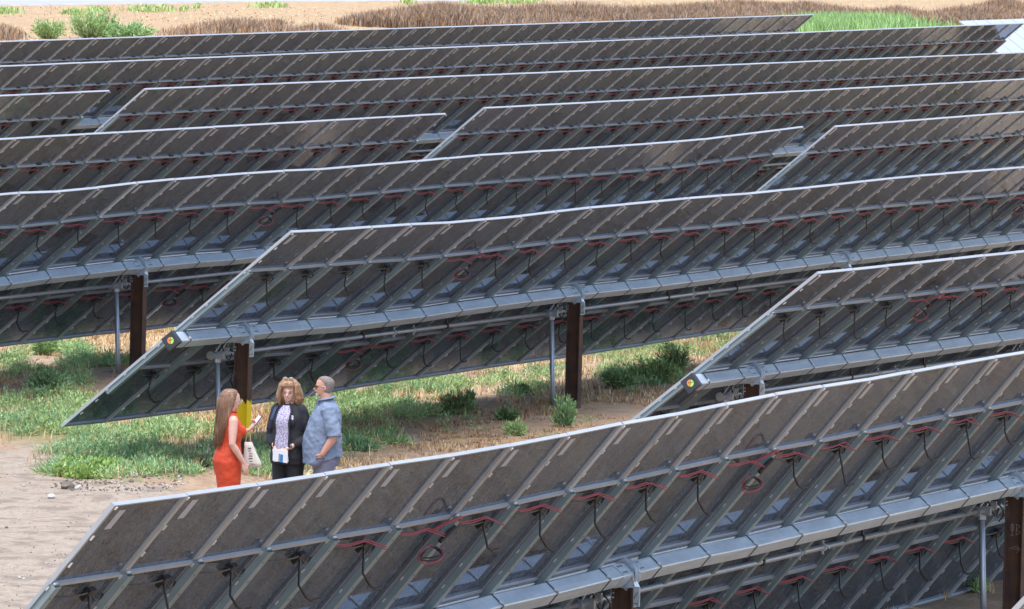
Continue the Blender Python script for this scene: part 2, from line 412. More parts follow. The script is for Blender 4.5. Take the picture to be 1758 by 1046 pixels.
def m_rail():
    b = MB(); l = 1.26; h = .074
    for s in (-1, 1):
        x0, x1 = sorted((s*.052, s*h)); b.box(x0, x1, -l, l, RB0, RB0+.004)        # flanges
        x0, x1 = sorted((s*.048, s*.052)); b.box(x0, x1, -l, l, RB0, RB1)          # webs
    b.box(-.048, .048, -l, l, RB1-.004, RB1)
    for u in (-1.15,-.95,-.62,-.35,.35,.62,.95,1.15): b.box(-.008,.008,u-.008,u+.008,RB1,RB1+.0015, 1)
    return b.mesh('mounting_rail', [MT['rail'], MT['strap']])
def m_clips():
    b = MB(); l = 1.26
    for u in (-1.22,-.9,-.55,-.3,.3,.55,.9,1.22):
        for s in (-1, 1): b.box(s*.063-.008, s*.063+.008, u-.018, u+.018, RB0+.004, RB0+.014)
    for u in (1.45, 1.72, -1.45, -1.72): b.box(-.010, .010, u-.022, u+.022, .040, .050)
    b.box(-.03, .03, 1.258, 1.272, .040, .058)
    b.box(-.012, .012, HALF-.03, HALF-.005, .040, .048)
    return b.mesh('panel_clip', MT['bolt'])
TC, TH = .163, .075         # tube centre (out of the back) and half width
def m_strap():
    b = MB(); w = .009; o = TH + .003
    b.box(-w, w, o, o+.004, RB1+.001, TC+o); b.box(-w, w, -o-.004, o+.004, TC+o, TC+o+.004); b.box(-w, w, -o-.004, -o, RB1+.001, TC+o)
    b.box(-.02, .02, o+.004, o+.016, TC+o-.05, TC+o-.02, 1)
    b.tube([(0, -o-.010, TC+o-.05), (0, -o-.010, RB1-.02)], .009, 6, m=0); b.box(-.014,.014,-o-.026,-o-.004,RB1+.0,RB1+.012,1)
    return b.mesh('strap', [MT['strap'], MT['bolt']])
RAIL, CLIPS, STRAP = m_rail(), m_clips(), m_strap()
def m_post(depth):
    b = MB(); t = .011; hx = .067; hy = .100
    b.box(-t/2, t/2, -hy+t, hy-t, 0, 1)
    for s in (-1, 1):
        y0, y1 = sorted((s*hy, s*(hy-t))); b.box(-hx, hx, y0, y1, 0, 1)
    return b
def m_bearing():
    b = MB()
    n = 16       # split collar round the tube
    for x0, x1, r0, r1 in ((-.035,.035,.112,.124), (.020,.032,.124,.140), (-.032,-.026,.124,.132)):
        for i in range(n):
            a0, a1 = 2*PI*i/n, 2*PI*(i+1)/n
            v = []
            for x in (x0, x1):
                for r in (r0, r1):
                    for a in (a0, a1): v.append((x, r*math.cos(a), TC + r*math.sin(a)))
            b.add(v, [(0,1,3,2),(4,6,7,5),(0,4,5,1),(2,3,7,6)])
    b.box(-.012,.012,-.11,.11,TC-.112,TC+.112)
    for a in (.3, 1.1, 2.0): b.box(-.045,-.036,.05*math.cos(a)-.006+.05,.05*math.cos(a)+.06,TC+.05*math.sin(a),TC+.05*math.sin(a)+.012)
    return b.mesh('bearing', MT['galv'])
def m_plate():
    b = MB(); o = TH + .0025
    b.box(-.36,-.10,-TH+.004,TH-.004,0,0)  if False else None
    for x0 in (-.30, .10):
        b.box(x0, x0+.20, o, o+.004, TC-TH+.006, TC+TH-.006)
        b.box(x0, x0+.20, -TH+.006, TH-.006, TC+o, TC+o+.004)
        for zz in (TC-.042, TC+.036):
            for k in range(3): b.box(x0+.045+k*.042, x0+.068+k*.042, o+.004, o+.0052, zz-.010, zz+.010, 1)
    b.box(.205,.235,o,o+.006,TC-.03,TC+.03) if False else None
    return b.mesh('perforated_plate', [MT['galv'], MT['strap']])
BEAR, PLATE = m_bearing(), m_plate()
def m_bracket():      # hangs on the viewer's side of the post head, carries the collar (post-local, z = 0 at the head)
    b = MB()
    b.box(-.055,.055,-.115,-.103,-.17,.02); b.box(-.062,-.050,-.17,-.115,-.16,.02)
    for k in range(3): b.box(-.0645,-.0625,-.155+k*.016,-.147+k*.016,-.14,-.128,1); b.box(-.0645,-.0625,-.150+k*.012,-.142+k*.012,-.05-k*.02,-.03-k*.02,1)
    b.box(-.055,.055,.103,.115,-.14,.02)
    for s in (-1, 1):
        b.tube([(-.03*s, -.12, .0), (-.02*s, -.085, .10)], [.016,.006], 6, m=2); b.box(-.03*s-.014,-.03*s+.014,-.10,-.07,.10,.125,2)
    b.box(-.05,.05,-.10,.10,.004,.016)
    for zz in (-.05,-.09): b.tube([(-.072,.085,zz),(-.060,.085,zz)], .008, 6, m=2)
    return b.mesh('bearing_bracket', [MT['galv'], MT['strap'], MT['bolt']])
BRACK = m_bracket()
DY = .24       # the drive line runs behind the posts
def m_gearbox():
    b = MB()
    b.tube([(-.16,0,0),(.06,0,0)], .046, 10); b.tube([(-.20,0,0),(-.15,0,0)], .058, 10); b.tube([(0,0,-.10),(0,0,.05)], .050, 10)
    b.box(-.05,.05,-.11,-.02,-.05,.05); b.box(.0,.03,-.16,.02,.02,.10)
    b.tube([(-.03,-.05,.03),(.04,-.14,.20)], .012, 6); b.tube([(-.08,.0,.03),(-.02,-.10,.20)], .012, 6); b.tube([(.05,-.02,.02),(.12,-.12,.15)], .010, 6)
    b.tube(arc((.02,-.10,.12),(.10,-.16,-.12),(.03,-.08,0)), .008, 5, m=1); b.tube(arc((-.02,-.08,.1),(.14,-.14,.02),(0,-.02,-.12)), .008, 5, m=1)
    return b.mesh('drive_gearbox', [MT['duct'], MT['black']])
GEAR = m_gearbox()
def m_collar(): 
    b = MB(); b.tube([(-.018,0,0),(.018,0,0)], .043, 10); b.box(-.012,.012,-.02,.0,.03,.12); return b.mesh('black_collar', MT['black'])
def m_coup():
    b = MB(); b.tube([(-.02,0,0),(.02,0,0)], .042, 10); b.box(-.008,.008,-.07,.07,-.010,.010); b.box(-.008,.008,-.010,.010,-.07,.07); return b.mesh('coupling', MT['galv'])
COLLAR, COUP = m_collar(), m_coup()
def m_cap():
    b = MB(); b.box(-.105,-.02,-.098,.088,TC-.09,TC+.092); return b.mesh('end_cap', MT['cap'])
def m_target():
    b = MB(); x = -.107; r = .044; n = 24
    def sector(a0, a1, m, rr=r, xx=x, c=(0,0)):
        k = 12; v = [(xx, c[0], TC+c[1])] + [(xx, c[0]+rr*math.cos(a0+(a1-a0)*i/k), TC+c[1]+rr*math.sin(a0+(a1-a0)*i/k)) for i in range(k+1)]
        b.add(v, [(0, i+1, i+2) for i in range(k)], m)
    # local y is upslope, local z is down and towards the viewer: split the disc on the true vertical
    v0 = math.atan2(CT, -ST)
    sector(v0, v0+PI, 0); sector(v0-PI, v0, 1)
    def bar(a, w, l0, l1):
        c, s = math.cos(a), math.sin(a)
        v = [(x-.0015, c*l-s*q, TC+s*l+c*q) for l, q in ((l0,-w),(l1,-w),(l1,w),(l0,w))]; b.add(v, [(0,1,2,3)], 2)
    bar(v0, .003, -r*.95, r*.95); bar(v0-2.1, .004, 0, r*.8); sector(0, 2*PI, 2, .007, x-.0015, (.02*math.cos(v0+1.7), .02*math.sin(v0+1.7)))
    return b.mesh('target_sticker', [MT['orange_s'], MT['green_s'], MT['black']])
ENDCAP, TARGET = m_cap(), m_target()
PAINT = None
def painted_post_material():
    m = MT['rust'].copy(); m.name = 'rusted_steel_with_yellow_paint'
    N, L = m.node_tree.nodes, m.node_tree.links; p = N['Principled BSDF']
    src = p.inputs['Base Color'].links[0].from_socket
    ge = N.new('ShaderNodeNewGeometry'); sx = N.new('ShaderNodeSeparateXYZ'); L.new(ge.outputs['Position'], sx.inputs[0])
    nz = N.new('ShaderNodeTexNoise'); nz.inputs['Scale'].default_value = 14; L.new(ge.outputs['Position'], nz.inputs['Vector'])
    mm = N.new('ShaderNodeMath'); mm.operation = 'MULTIPLY_ADD'; mm.inputs[1].default_value = .22; L.new(nz.outputs[0], mm.inputs[0]); L.new(sx.outputs[2], mm.inputs[2])
    up = N.new('ShaderNodeMapRange'); up.interpolation_type = 'SMOOTHSTEP'; up.inputs[1].default_value = .93; up.inputs[2].default_value = .89
    lo = N.new('ShaderNodeMapRange'); lo.interpolation_type = 'SMOOTHSTEP'; lo.inputs[1].default_value = .40; lo.inputs[2].default_value = .58
    L.new(mm.outputs[0], up.inputs[0]); L.new(mm.outputs[0], lo.inputs[0])
    mu = N.new('ShaderNodeMath'); mu.operation = 'MULTIPLY'; L.new(up.outputs[0], mu.inputs[0]); L.new(lo.outputs[0], mu.inputs[1])
    mx = N.new('ShaderNodeMix'); mx.data_type = 'RGBA'; L.new(mu.outputs[0], mx.inputs[0]); L.new(src, mx.inputs[6]); mx.inputs[7].default_value = (.92,.62,.008,1)
    L.new(mx.outputs[2], p.inputs['Base Color']); return m

def tracker(x0, y0, th, zc, slope, n, label, posts=(), first=0, dz=(), far=False, red=(), tangles=(), end_l=True, end_r=False, cap=False, group='rows of solar panels', paint_post=None, chalk_post=None, bars=True, seed=0, pane=None):
    """x0: left end of the block; n columns; panels are built from column `first` on"""
    r = random.Random(seed)
    yb = y0; gz = float(plane_z(yb))
    xb = x0 + first * W
    root = empty('solar_tracker', (xb, yb, gz), label, 'solar tracker', group)
    R = rotm(th)
    dzx = [d[0] for d in dz]; dzv = [d[1] for d in dz]
    def pz(c): return zc + slope * c * W + (float(np.interp(c, dzx, dzv)) if dz else 0.) - gz
    def put(name, me, c, parent=root, extra=(0,0,0)):
        o = link(name, me, parent)
        a = math.atan2(pz(c + .5) - pz(c - .5), W)
        o.matrix_local = Matrix.Translation(((c - first) * W + extra[0], 0, pz(c))) @ Matrix.Rotation(-a, 4, 'Y') @ R @ Matrix.Translation((0, extra[1], extra[2]))
        return o
    def sub(name, me, parent, loc=(0,0,0)):
        o = link(name, me, parent); o.location = loc; return o
    for i in range(first, n):
        jz = r.uniform(-.004, .004)
        for u, tier in ((HALF, 0), (-.014, 1)):
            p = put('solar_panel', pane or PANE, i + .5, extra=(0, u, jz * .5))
            p.rotation_euler.rotate_axis('X', r.uniform(-.002,.002)); p.rotation_euler.rotate_axis('Y', r.uniform(-.004,.004))
            sub('frame', FRAME, p)
            if tier == 0: sub('label_sticker', STK1, p)
            k = 'red' if any(a <= i < b for a, b in red) else 'black'
            if i in tangles: k = 'tangle'
            sub('cable', r.choice(CABLES[(k, far)]), p)
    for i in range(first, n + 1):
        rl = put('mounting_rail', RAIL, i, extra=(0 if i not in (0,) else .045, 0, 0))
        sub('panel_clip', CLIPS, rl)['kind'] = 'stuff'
        sub('strap', STRAP, rl)
    # torque tube, bent along with the row
    b = MB(); cs = [first - (.18 if first == 0 else .5)] + list(range(first + 1, n)) + [n + .05]
    for c in cs:
        q = Matrix.Translation(((c - first) * W, 0, pz(max(c, 0)))) @ R
        for yy, zz in ((-TH,TC-TH),(TH,TC-TH),(TH,TC+TH),(-TH,TC+TH)):
            for sy, sz in (((.010 if yy < 0 else -.010), 0), (0, (.010 if zz < TC else -.010))):
                b.v.append(tuple(q @ Vector((0, yy + sy, zz + sz))))
    order = [0, 2, 3, 5, 4, 6, 7, 1]; order = [1, 0, 2, 3, 5, 4, 6, 7]
    for i in range(len(cs) - 1):
        for j in range(8):
            a, c = order[j], order[(j+1) % 8]
            b.f.append((i*8+a, i*8+c, (i+1)*8+c, (i+1)*8+a)); b.m.append(0)
    b.f.append(tuple(order)); b.m.append(0); b.f.append(tuple((len(cs)-1)*8 + k for k in order[::-1])); b.m.append(0)
    b.build('torque_tube', MT['galv'], root)
    if cap and first == 0:
        e = put('end_cap', ENDCAP, -.18); sub('target_sticker', TARGET, e)
    # posts with bearing, bracket, drive line and support pipe
    tube_y = lambda c: -math.sin(th) * TC
    prev = None
    for pc in posts:
        ptop = pz(pc) - math.cos(th) * TC - .125
        ty = -math.sin(th) * TC
        gl = float(ground_z(x0 + pc * W, y0 + ty)) - gz - .05
        pb = m_post(0); pb.v = [(x, y, gl + z * (ptop - gl)) for x, y, z in pb.v]
        po = pb.build('post', painted_post_material() if pc == paint_post else MT['rust'], root, loc=((pc - first) * W, ty, 0))
        if pc == chalk_post:
            ck = MB(); zt = ptop - .36
            def st(pts):   # chalk strokes on the web
                for (a, bz), (c, d) in zip(pts, pts[1:]):
                    ck.tube([(-.0075, a, zt + bz), (-.0075, c, zt + d)], .0035, 4)
            st([(.05,.0),(.02,.0),(.02,.06),(.05,.06),(.05,.0)]); st([(.035,.08),(.035,-.06)])
            st([(-.01,-.05),(-.01,.07)]); st([(-.01,.07),(-.05,.05),(-.01,.01),(-.055,-.02),(-.01,-.05)]); st([(.055,-.05),(.01,-.06)])
            st([(.055,-.20),(.0,-.17),(-.055,-.20)]); st([(-.02,-.15),(-.055,-.20),(-.02,-.24)]); st([(.03,-.20),(-.055,-.20)])
            ck.build('chalk_mark', MT['chalk'], po)
        sub('bearing_bracket', BRACK, po, (0, 0, ptop))
        be = put('bearing', BEAR, pc); sub('perforated_plate', PLATE, be)['kind'] = 'stuff'
        gzp = ptop - .16
        ge = link('drive_gearbox', GEAR, root); ge.location = ((pc - first) * W - .06, DY, gzp)
        pp = MB(); pp.tube([(0, 0, gzp - .05), (.05, -.03, gl + .25), (.085, -.045, gl)], .034, 10)
        pp.build('support_pipe', MT['duct'], root, True, loc=((pc - first) * W - .06, DY, 0))
        nxt = pc + 9.03
        if nxt * W + x0 < x0 + (n + 2) * W or True:
            c1 = min(nxt, n - .2)
            if c1 > pc + 1 and bars:
                gz2 = pz(c1) - math.cos(th) * TC - .285
                d = MB(); d.tube([((pc-first)*W, DY, gzp), ((c1-first)*W - .2, DY, gz2)], .031, 10)
                ds = d.build('drive_shaft', MT['duct'], root, True)
                if not far:
                    for t, me in ((.40, COLLAR), (.495, COUP), (.555, COUP), (.655, COLLAR)):
                        sub('coupling' if me is COUP else 'collar', me, ds, ((pc-first)*W + (c1-pc)*W*t, DY, gzp + (gz2-gzp)*t))
    if posts and posts[0] > first + 2 and bars:
        gz2 = pz(posts[0]) - math.cos(th) * TC - .285
        d = MB(); d.tube([(-.4, DY, gz2 - .01), ((posts[0]-first)*W - .2, DY, gz2)], .031, 10); d.build('drive_shaft', MT['duct'], root, True)
    return root

def post_list(first, n): return [1.48 + 9.03 * k for k in range(12) if first - .5 < 1.48 + 9.03 * k < n]
HT = 1.65
DZ1 = [(0,.043),(1,.023),(2,.008),(3,-.003),(4,-.013),(5,-.028),(6,-.031),(7,-.023),(8,-.010),(9,-.009),(11,.015),(12,.014),(13,.004),(14,.008),(16,.007),(20,0)]
DZ2 = [(0,.043),(1,.022),(2,.012),(3,-.003),(4,-.028),(6,-.028),(7,-.012),(8,-.005),(11,.003),(13,-.012),(15,-.004),(17,.012),(19,.02),(21,.014),(23,.003),(30,0)]
DZ3 = [(5,.002),(6,-.022),(7,-.012),(8,.012),(10,.02),(12,.012),(13,-.008),(15,-.008),(18,.005),(20,-.008),(22,-.024),(24,-.031),(26,-.032),(28,.005),(29,.026),(30,.045)]
def neg(d): return [(a, -b) for a, b in d]
# R0 .. R7, nearest first
tracker(44.03, 15.75, math.radians(48), HT-.20, 0, 6, 'nearest solar row, only the silver end edge showing in the bottom right corner', posts=[1.74], cap=False, seed=1)
tracker(44.034, 22.741, .8809, HT-.172, -.00235, 27, 'large foreground solar row hiding the legs of the three people', posts=[1.48, 10.5, 19.5], dz=DZ1, red=((4,7),(7,20)), tangles=(5,11), paint_post=None, chalk_post=19.5, seed=2)
tracker(76.956, 29.635, .683, HT+.012, -.0098, 13, 'solar row at the right whose lower half is hidden by the foreground row', posts=post_list(0,13), red=((5,13),), tangles=(4,), cap=True, seed=3)
tracker(76.945, 36.625, .6968, HT+.139, -.0024, 29, 'solar row behind the three people, its first rusty post painted with a yellow band', posts=post_list(0,29), dz=DZ2, red=((5,29),), tangles=(5,24), cap=True, paint_post=1.48, seed=4)
tracker(77.27, 43.737, .7016, HT+.130-.0016*5*W, .0016, 30, 'solar row over dry straw at the left, directly behind the yellow-banded row', posts=post_list(4,30), first=4, dz=DZ3, red=((4,30),), tangles=(12,), end_l=False, seed=5)
tracker(116.42, 43.737, .7016, HT+.19, .0004, 13, 'short stretch of solar panels at the right edge, across a gap from the straw row', posts=post_list(0,13), red=((0,13),), far=True, tangles=(), seed=6)
tracker(77.2, 50.727, .7030, HT+.274-.00, -.00197, 30, 'solar row from the left edge that ends beside a gap in mid picture', posts=post_list(14,30), first=14, red=((14,30),), far=True, seed=7)
tracker(116.485, 50.728, .7011, HT+.265, -.00274, 30, 'solar row whose silver end edge starts in mid picture and runs right', posts=post_list(0,30), red=((0,30),), far=True, seed=8)
tracker(77.2, 57.62, .7001, HT+.42, -.0010, 30, 'short end of a solar row at the left edge, four panel columns long', posts=post_list(22,30), first=22, red=((20,28),), far=True, seed=9)
tracker(116.21, 57.62, .7001, HT+.381, -.0030, 49, 'long solar row whose silver end edge stands near the left picture edge', posts=post_list(0,49), red=((0,49),), far=True, seed=10)
tracker(116.4, 64.624, .7025, HT+.434-.0015*6.8*W, .0012, 59, 'second solar row from the back, reaching the white tilted panels at the right', posts=post_list(3,59), first=3, red=((3,59),), far=True, seed=11)
tracker(116.4, 71.673, .7056, HT+.485, .0004, 60, 'rearmost dark solar row, ending beside the bright green grass', posts=post_list(14,60), first=14, red=(), far=True, seed=12)
# beyond the cross aisle: a row tilted the other way, the sky's reflection painted into its pale front
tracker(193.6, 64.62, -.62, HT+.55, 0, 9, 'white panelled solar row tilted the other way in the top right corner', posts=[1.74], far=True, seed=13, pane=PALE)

# ------------------------------------------------------------------ vegetation
def leafmat(name, col, var=.35, sub=.0):
    return mat(name, col, .75, noise=(3.0, .8, tuple(min(1, c * (1 + var)) for c in col)), spec=.2)
LM = {
 'weed': leafmat('weed_leaf_green', (.19,.325,.115)), 'weed_pale': leafmat('weed_leaf_pale', (.34,.47,.20)), 'weed_blue': leafmat('weed_leaf_bluish', (.185,.33,.165)),
 'weed_dark': leafmat('weed_leaf_dark', (.13,.195,.085)), 'lime': leafmat('leaf_lime', (.24,.35,.09)), 'yellow': leafmat('leaf_yellowing', (.27,.24,.085)),
 'straw': leafmat('dry_straw', (.46,.31,.15)), 'straw_o': leafmat('dry_straw_orange', (.38,.21,.085)), 'straw_p': leafmat('dry_straw_pale', (.56,.44,.27)),
 'brown': leafmat('dry_stalk_brown', (.165,.112,.078)), 'brown2': leafmat('dry_stalk_russet', (.26,.178,.12)), 'grey': leafmat('dry_stalk_grey', (.36,.29,.24)),
 'grass': leafmat('bright_green_grass', (.19,.33,.08)), 'stem': leafmat('weed_stem', (.15,.12,.07)),
}
def unit(v): return v / np.maximum(np.linalg.norm(v, axis=-1, keepdims=True), 1e-9)
def leaves(P, D, L, Wd):
    """one pointed leaf (a folded quad) per point"""
    n = len(P); D = unit(D); rnd = RNG.normal(size=(n, 3)); S = unit(np.cross(D, rnd)); Nn = np.cross(D, S)
    L = np.broadcast_to(L, n)[:, None]; Wd = np.broadcast_to(Wd, n)[:, None]
    mid = P + D * L * .45 + Nn * Wd * .5
    V = np.stack([P, mid + S * Wd * .5, P + D * L, mid - S * Wd * .5], 1).reshape(-1, 3)
    F = np.arange(4 * n).reshape(n, 4)
    return V, F
def blades(P, H, lean, wd):
    """grass blades: bent two-piece strips"""
    n = len(P); a = RNG.uniform(0, 2*PI, n); d = np.stack([np.cos(a), np.sin(a), np.zeros(n)], -1); s = np.stack([-np.sin(a), np.cos(a), np.zeros(n)], -1)
    H = np.broadcast_to(H, n)[:, None]; ln = (RNG.uniform(.1, 1, n) * lean)[:, None]; wd = np.broadcast_to(wd, n)[:, None]
    z = np.array([0, 0, 1.])
    m = P + z * H * .6 + d * H * ln * .25; t = P + z * H * (1 - .25 * ln) + d * H * ln
    V = np.stack([P - s*wd*.5, P + s*wd*.5, m + s*wd*.4, m - s*wd*.4, t], 1).reshape(-1, 3)
    i = np.arange(n)[:, None] * 5
    F = np.concatenate([i + [0,1,2], i + [0,2,3], i + [3,2,4]], 1).reshape(-1, 3)
    return V, F
class Veg:
    def __init__(s, mats): s.mats = mats; s.V = []; s.F = []; s.M = []; s.n = 0; s.k = None
    def add(s, VF, m):
        V, F = VF; s.V.append(V); s.F.append(F + s.n); s.n += len(V); s.M.append(np.broadcast_to(m, len(F)) if np.ndim(m) == 0 else m)
    def build(s, name, parent=None):
        return link(name, np_mesh(name, np.concatenate(s.V), np.concatenate(s.F), s.mats, np.concatenate(s.M)), parent)

def tufts(C, R, Hh, per, flat=.5):
    """C (n,3) tuft centres; leaves spring from each centre into a dome"""
    n = len(C); P = np.repeat(C, per, 0); r = np.repeat(np.broadcast_to(R, n), per)[:, None]; h = np.repeat(np.broadcast_to(Hh, n), per)[:, None]
    d = RNG.normal(size=(n*per, 3)); d[:, 2] = np.abs(d[:, 2]) * .9 + .1; d = unit(d)
    q = RNG.uniform(.0, 1, (n*per, 1)) ** .6
    base = P + d * np.concatenate([r, r, h], 1) * q
    return base, unit(d + RNG.normal(size=d.shape) * .5 + [0, 0, .35])

def weeds():
    mats = [LM[k] for k in ('weed', 'weed_pale', 'weed_blue', 'weed_dark', 'lime', 'yellow')]
    vg = Veg(mats)
    for cx, cy, rx, ry, a in GREEN:
        if cx > 1400: continue
        n = int(rx * ry * .10 * a) + 10
        t = RNG.uniform(0, 2*PI, n); q = np.sqrt(RNG.uniform(0, 1, n)) * 1.05
        px = cx + rx * q * np.cos(t); py = cy + ry * q * np.sin(t)
        x, y = ground_at(px, py)
        keep = (fbm(x * 1.1, y * 1.1, 31) + .10 * a - .10 * q**2 + .35 * (fbm(x * 3.2, y * 3.2, 33, 2) - .38)) > .49
        x, y = x[keep], y[keep]
        if len(x) == 0: continue
        C = np.stack([x, y, ground_z(x, y) + .0], -1); k = len(C)
        tone = fbm(x * .6, y * .6, 17)
        hv = fbm(x * 1.7, y * 1.7, 37, 3); R = RNG.uniform(.06, .19, k); Hh = RNG.uniform(.05, .20, k) * (.7 + .4 * a) * (.35 + 1.6 * hv)
        per = 70
        P, D = tufts(C, R, Hh, per)
        tn = np.repeat(tone + RNG.normal(size=k) * .05, per)
        mi = np.where(tn > .56, 1, np.where(tn > .45, 0, 2)); u = RNG.uniform(size=len(mi))
        mi = np.where(u < .17, 5, np.where(u < .26, 3, np.where(u < .52, 1, mi)))
        vg.add(leaves(P, D, RNG.uniform(.035, .09, len(P)), RNG.uniform(.007, .015, len(P))), mi)
    # a patch of broader lime leaves at the front of the weeds
    n = 70; t = RNG.uniform(0, 2*PI, n); q = np.sqrt(RNG.uniform(0, 1, n)); x, y = ground_at(155 + 50*q*np.cos(t), 812 + 9*q*np.sin(t))
    P, D = tufts(np.stack([x, y, ground_z(x, y)], -1), .16, .16, 60); vg.add(leaves(P, D, RNG.uniform(.04,.07,len(P)), RNG.uniform(.025,.04,len(P))), 4)
    # scattered small weeds
    x = RNG.uniform(46, 122, 5200); y = RNG.uniform(14, 52, 5200); px, py = project(x, y, plane_z(y)); g = cover(px, py, GREEN); b = cover(px, py, BARE)
    keep = (fbm(x*.5, y*.5, 41) > .52) & (b < .5); x, y = x[keep], y[keep]
    P, D = tufts(np.stack([x, y, ground_z(x, y)], -1), RNG.uniform(.05,.16,len(x)), RNG.uniform(.05,.15,len(x)), 28)
    vg.add(leaves(P, D, RNG.uniform(.04,.09,len(P)), .011), RNG.choice([0,1,2,5], len(P), p=[.3,.35,.15,.2]))
    x = RNG.uniform(90, 205, 2600); y = RNG.uniform(50, 78, 2600); keep = fbm(x*.25, y*.25, 43) > .53; x, y = x[keep], y[keep]
    P, D = tufts(np.stack([x, y, plane_z(y)], -1), RNG.uniform(.15,.4,len(x)), RNG.uniform(.12,.35,len(x)), 22)
    vg.add(leaves(P, D, RNG.uniform(.10,.2,len(P)), .03), RNG.choice([0,1,2,5], len(P), p=[.3,.35,.15,.2]))
    tag(vg.build('weeds'), 'feathery green weeds growing in patches around the people and under the rows', 'weeds', kind='stuff')
weeds()

def dry_grass():
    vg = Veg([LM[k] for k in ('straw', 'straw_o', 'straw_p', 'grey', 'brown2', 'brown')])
    n = 76000; x = RNG.uniform(46, 122, n); y = RNG.uniform(16, 52, n); px, py = project(x, y, plane_z(y))
    s = cover(px, py, STRAW); b = cover(px, py, BARE); g = cover(px, py, GREEN); nz = fbm(x*.7, y*.7, 53)
    keep = (s * .5 + nz - b * .55 - g * .12) > RNG.uniform(.30, .58, n)
    x, y, s = x[keep], y[keep], s[keep]; k = len(x); per = 15
    xx = np.repeat(x, per) + RNG.normal(size=k*per) * .06; yy = np.repeat(y, per) + RNG.normal(size=k*per) * .06
    P = np.stack([xx, yy, ground_z(xx, yy) - .01], -1)
    tone = np.repeat(fbm(x*.4, y*.4, 77) + RNG.normal(size=k) * .08, per)
    mi = np.where(tone > .52, 2, np.where(tone > .44, 0, 1)); u = RNG.uniform(size=len(mi)); mi = np.where(u < .08, 3, np.where(u < .16, 4, np.where(u < .4, 0, mi)))
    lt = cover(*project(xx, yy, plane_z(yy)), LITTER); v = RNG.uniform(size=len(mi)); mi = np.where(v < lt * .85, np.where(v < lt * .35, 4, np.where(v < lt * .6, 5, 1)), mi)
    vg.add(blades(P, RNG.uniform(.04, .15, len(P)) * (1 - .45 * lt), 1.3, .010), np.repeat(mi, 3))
    for cx, cy, rx, ry, a in GREEN:      # dead stalks standing in the green weeds
        k = int(rx * ry * .009) + 2; t = RNG.uniform(0, 2*PI, k); q = np.sqrt(RNG.uniform(0, 1, k)) * 1.1; x, y = ground_at(cx + rx*q*np.cos(t), cy + ry*q*np.sin(t))
        xx = np.repeat(x, 7) + RNG.normal(size=k*7) * .05; yy = np.repeat(y, 7) + RNG.normal(size=k*7) * .05
        vg.add(blades(np.stack([xx, yy, ground_z(xx, yy) - .01], -1), RNG.uniform(.08, .22, k*7), .9, .009), np.repeat(RNG.choice([0,1,2,4,3], k*7, p=[.3,.25,.2,.15,.1]), 3))
    n = 15000; x = RNG.uniform(90, 215, n); y = RNG.uniform(49, 78, n); keep = (fbm(x*.5, y*.5, 57) > RNG.uniform(.35, .6, n)); x, y = x[keep], y[keep]; per = 9
    xx = np.repeat(x, per) + RNG.normal(size=len(x)*per) * .14; yy = np.repeat(y, per) + RNG.normal(size=len(x)*per) * .14
    P = np.stack([xx, yy, plane_z(yy) - .03], -1); tone = np.repeat(fbm(x*.3, y*.3, 79) + RNG.normal(size=len(x)) * .08, per)
    vg.add(blades(P, RNG.uniform(.08, .3, len(P)), 1., .022), np.repeat(np.where(tone > .54, 2, np.where(tone > .46, 0, np.where(tone > .4, 1, 4))), 3))
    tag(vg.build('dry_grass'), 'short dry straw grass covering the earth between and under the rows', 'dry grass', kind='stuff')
dry_grass()

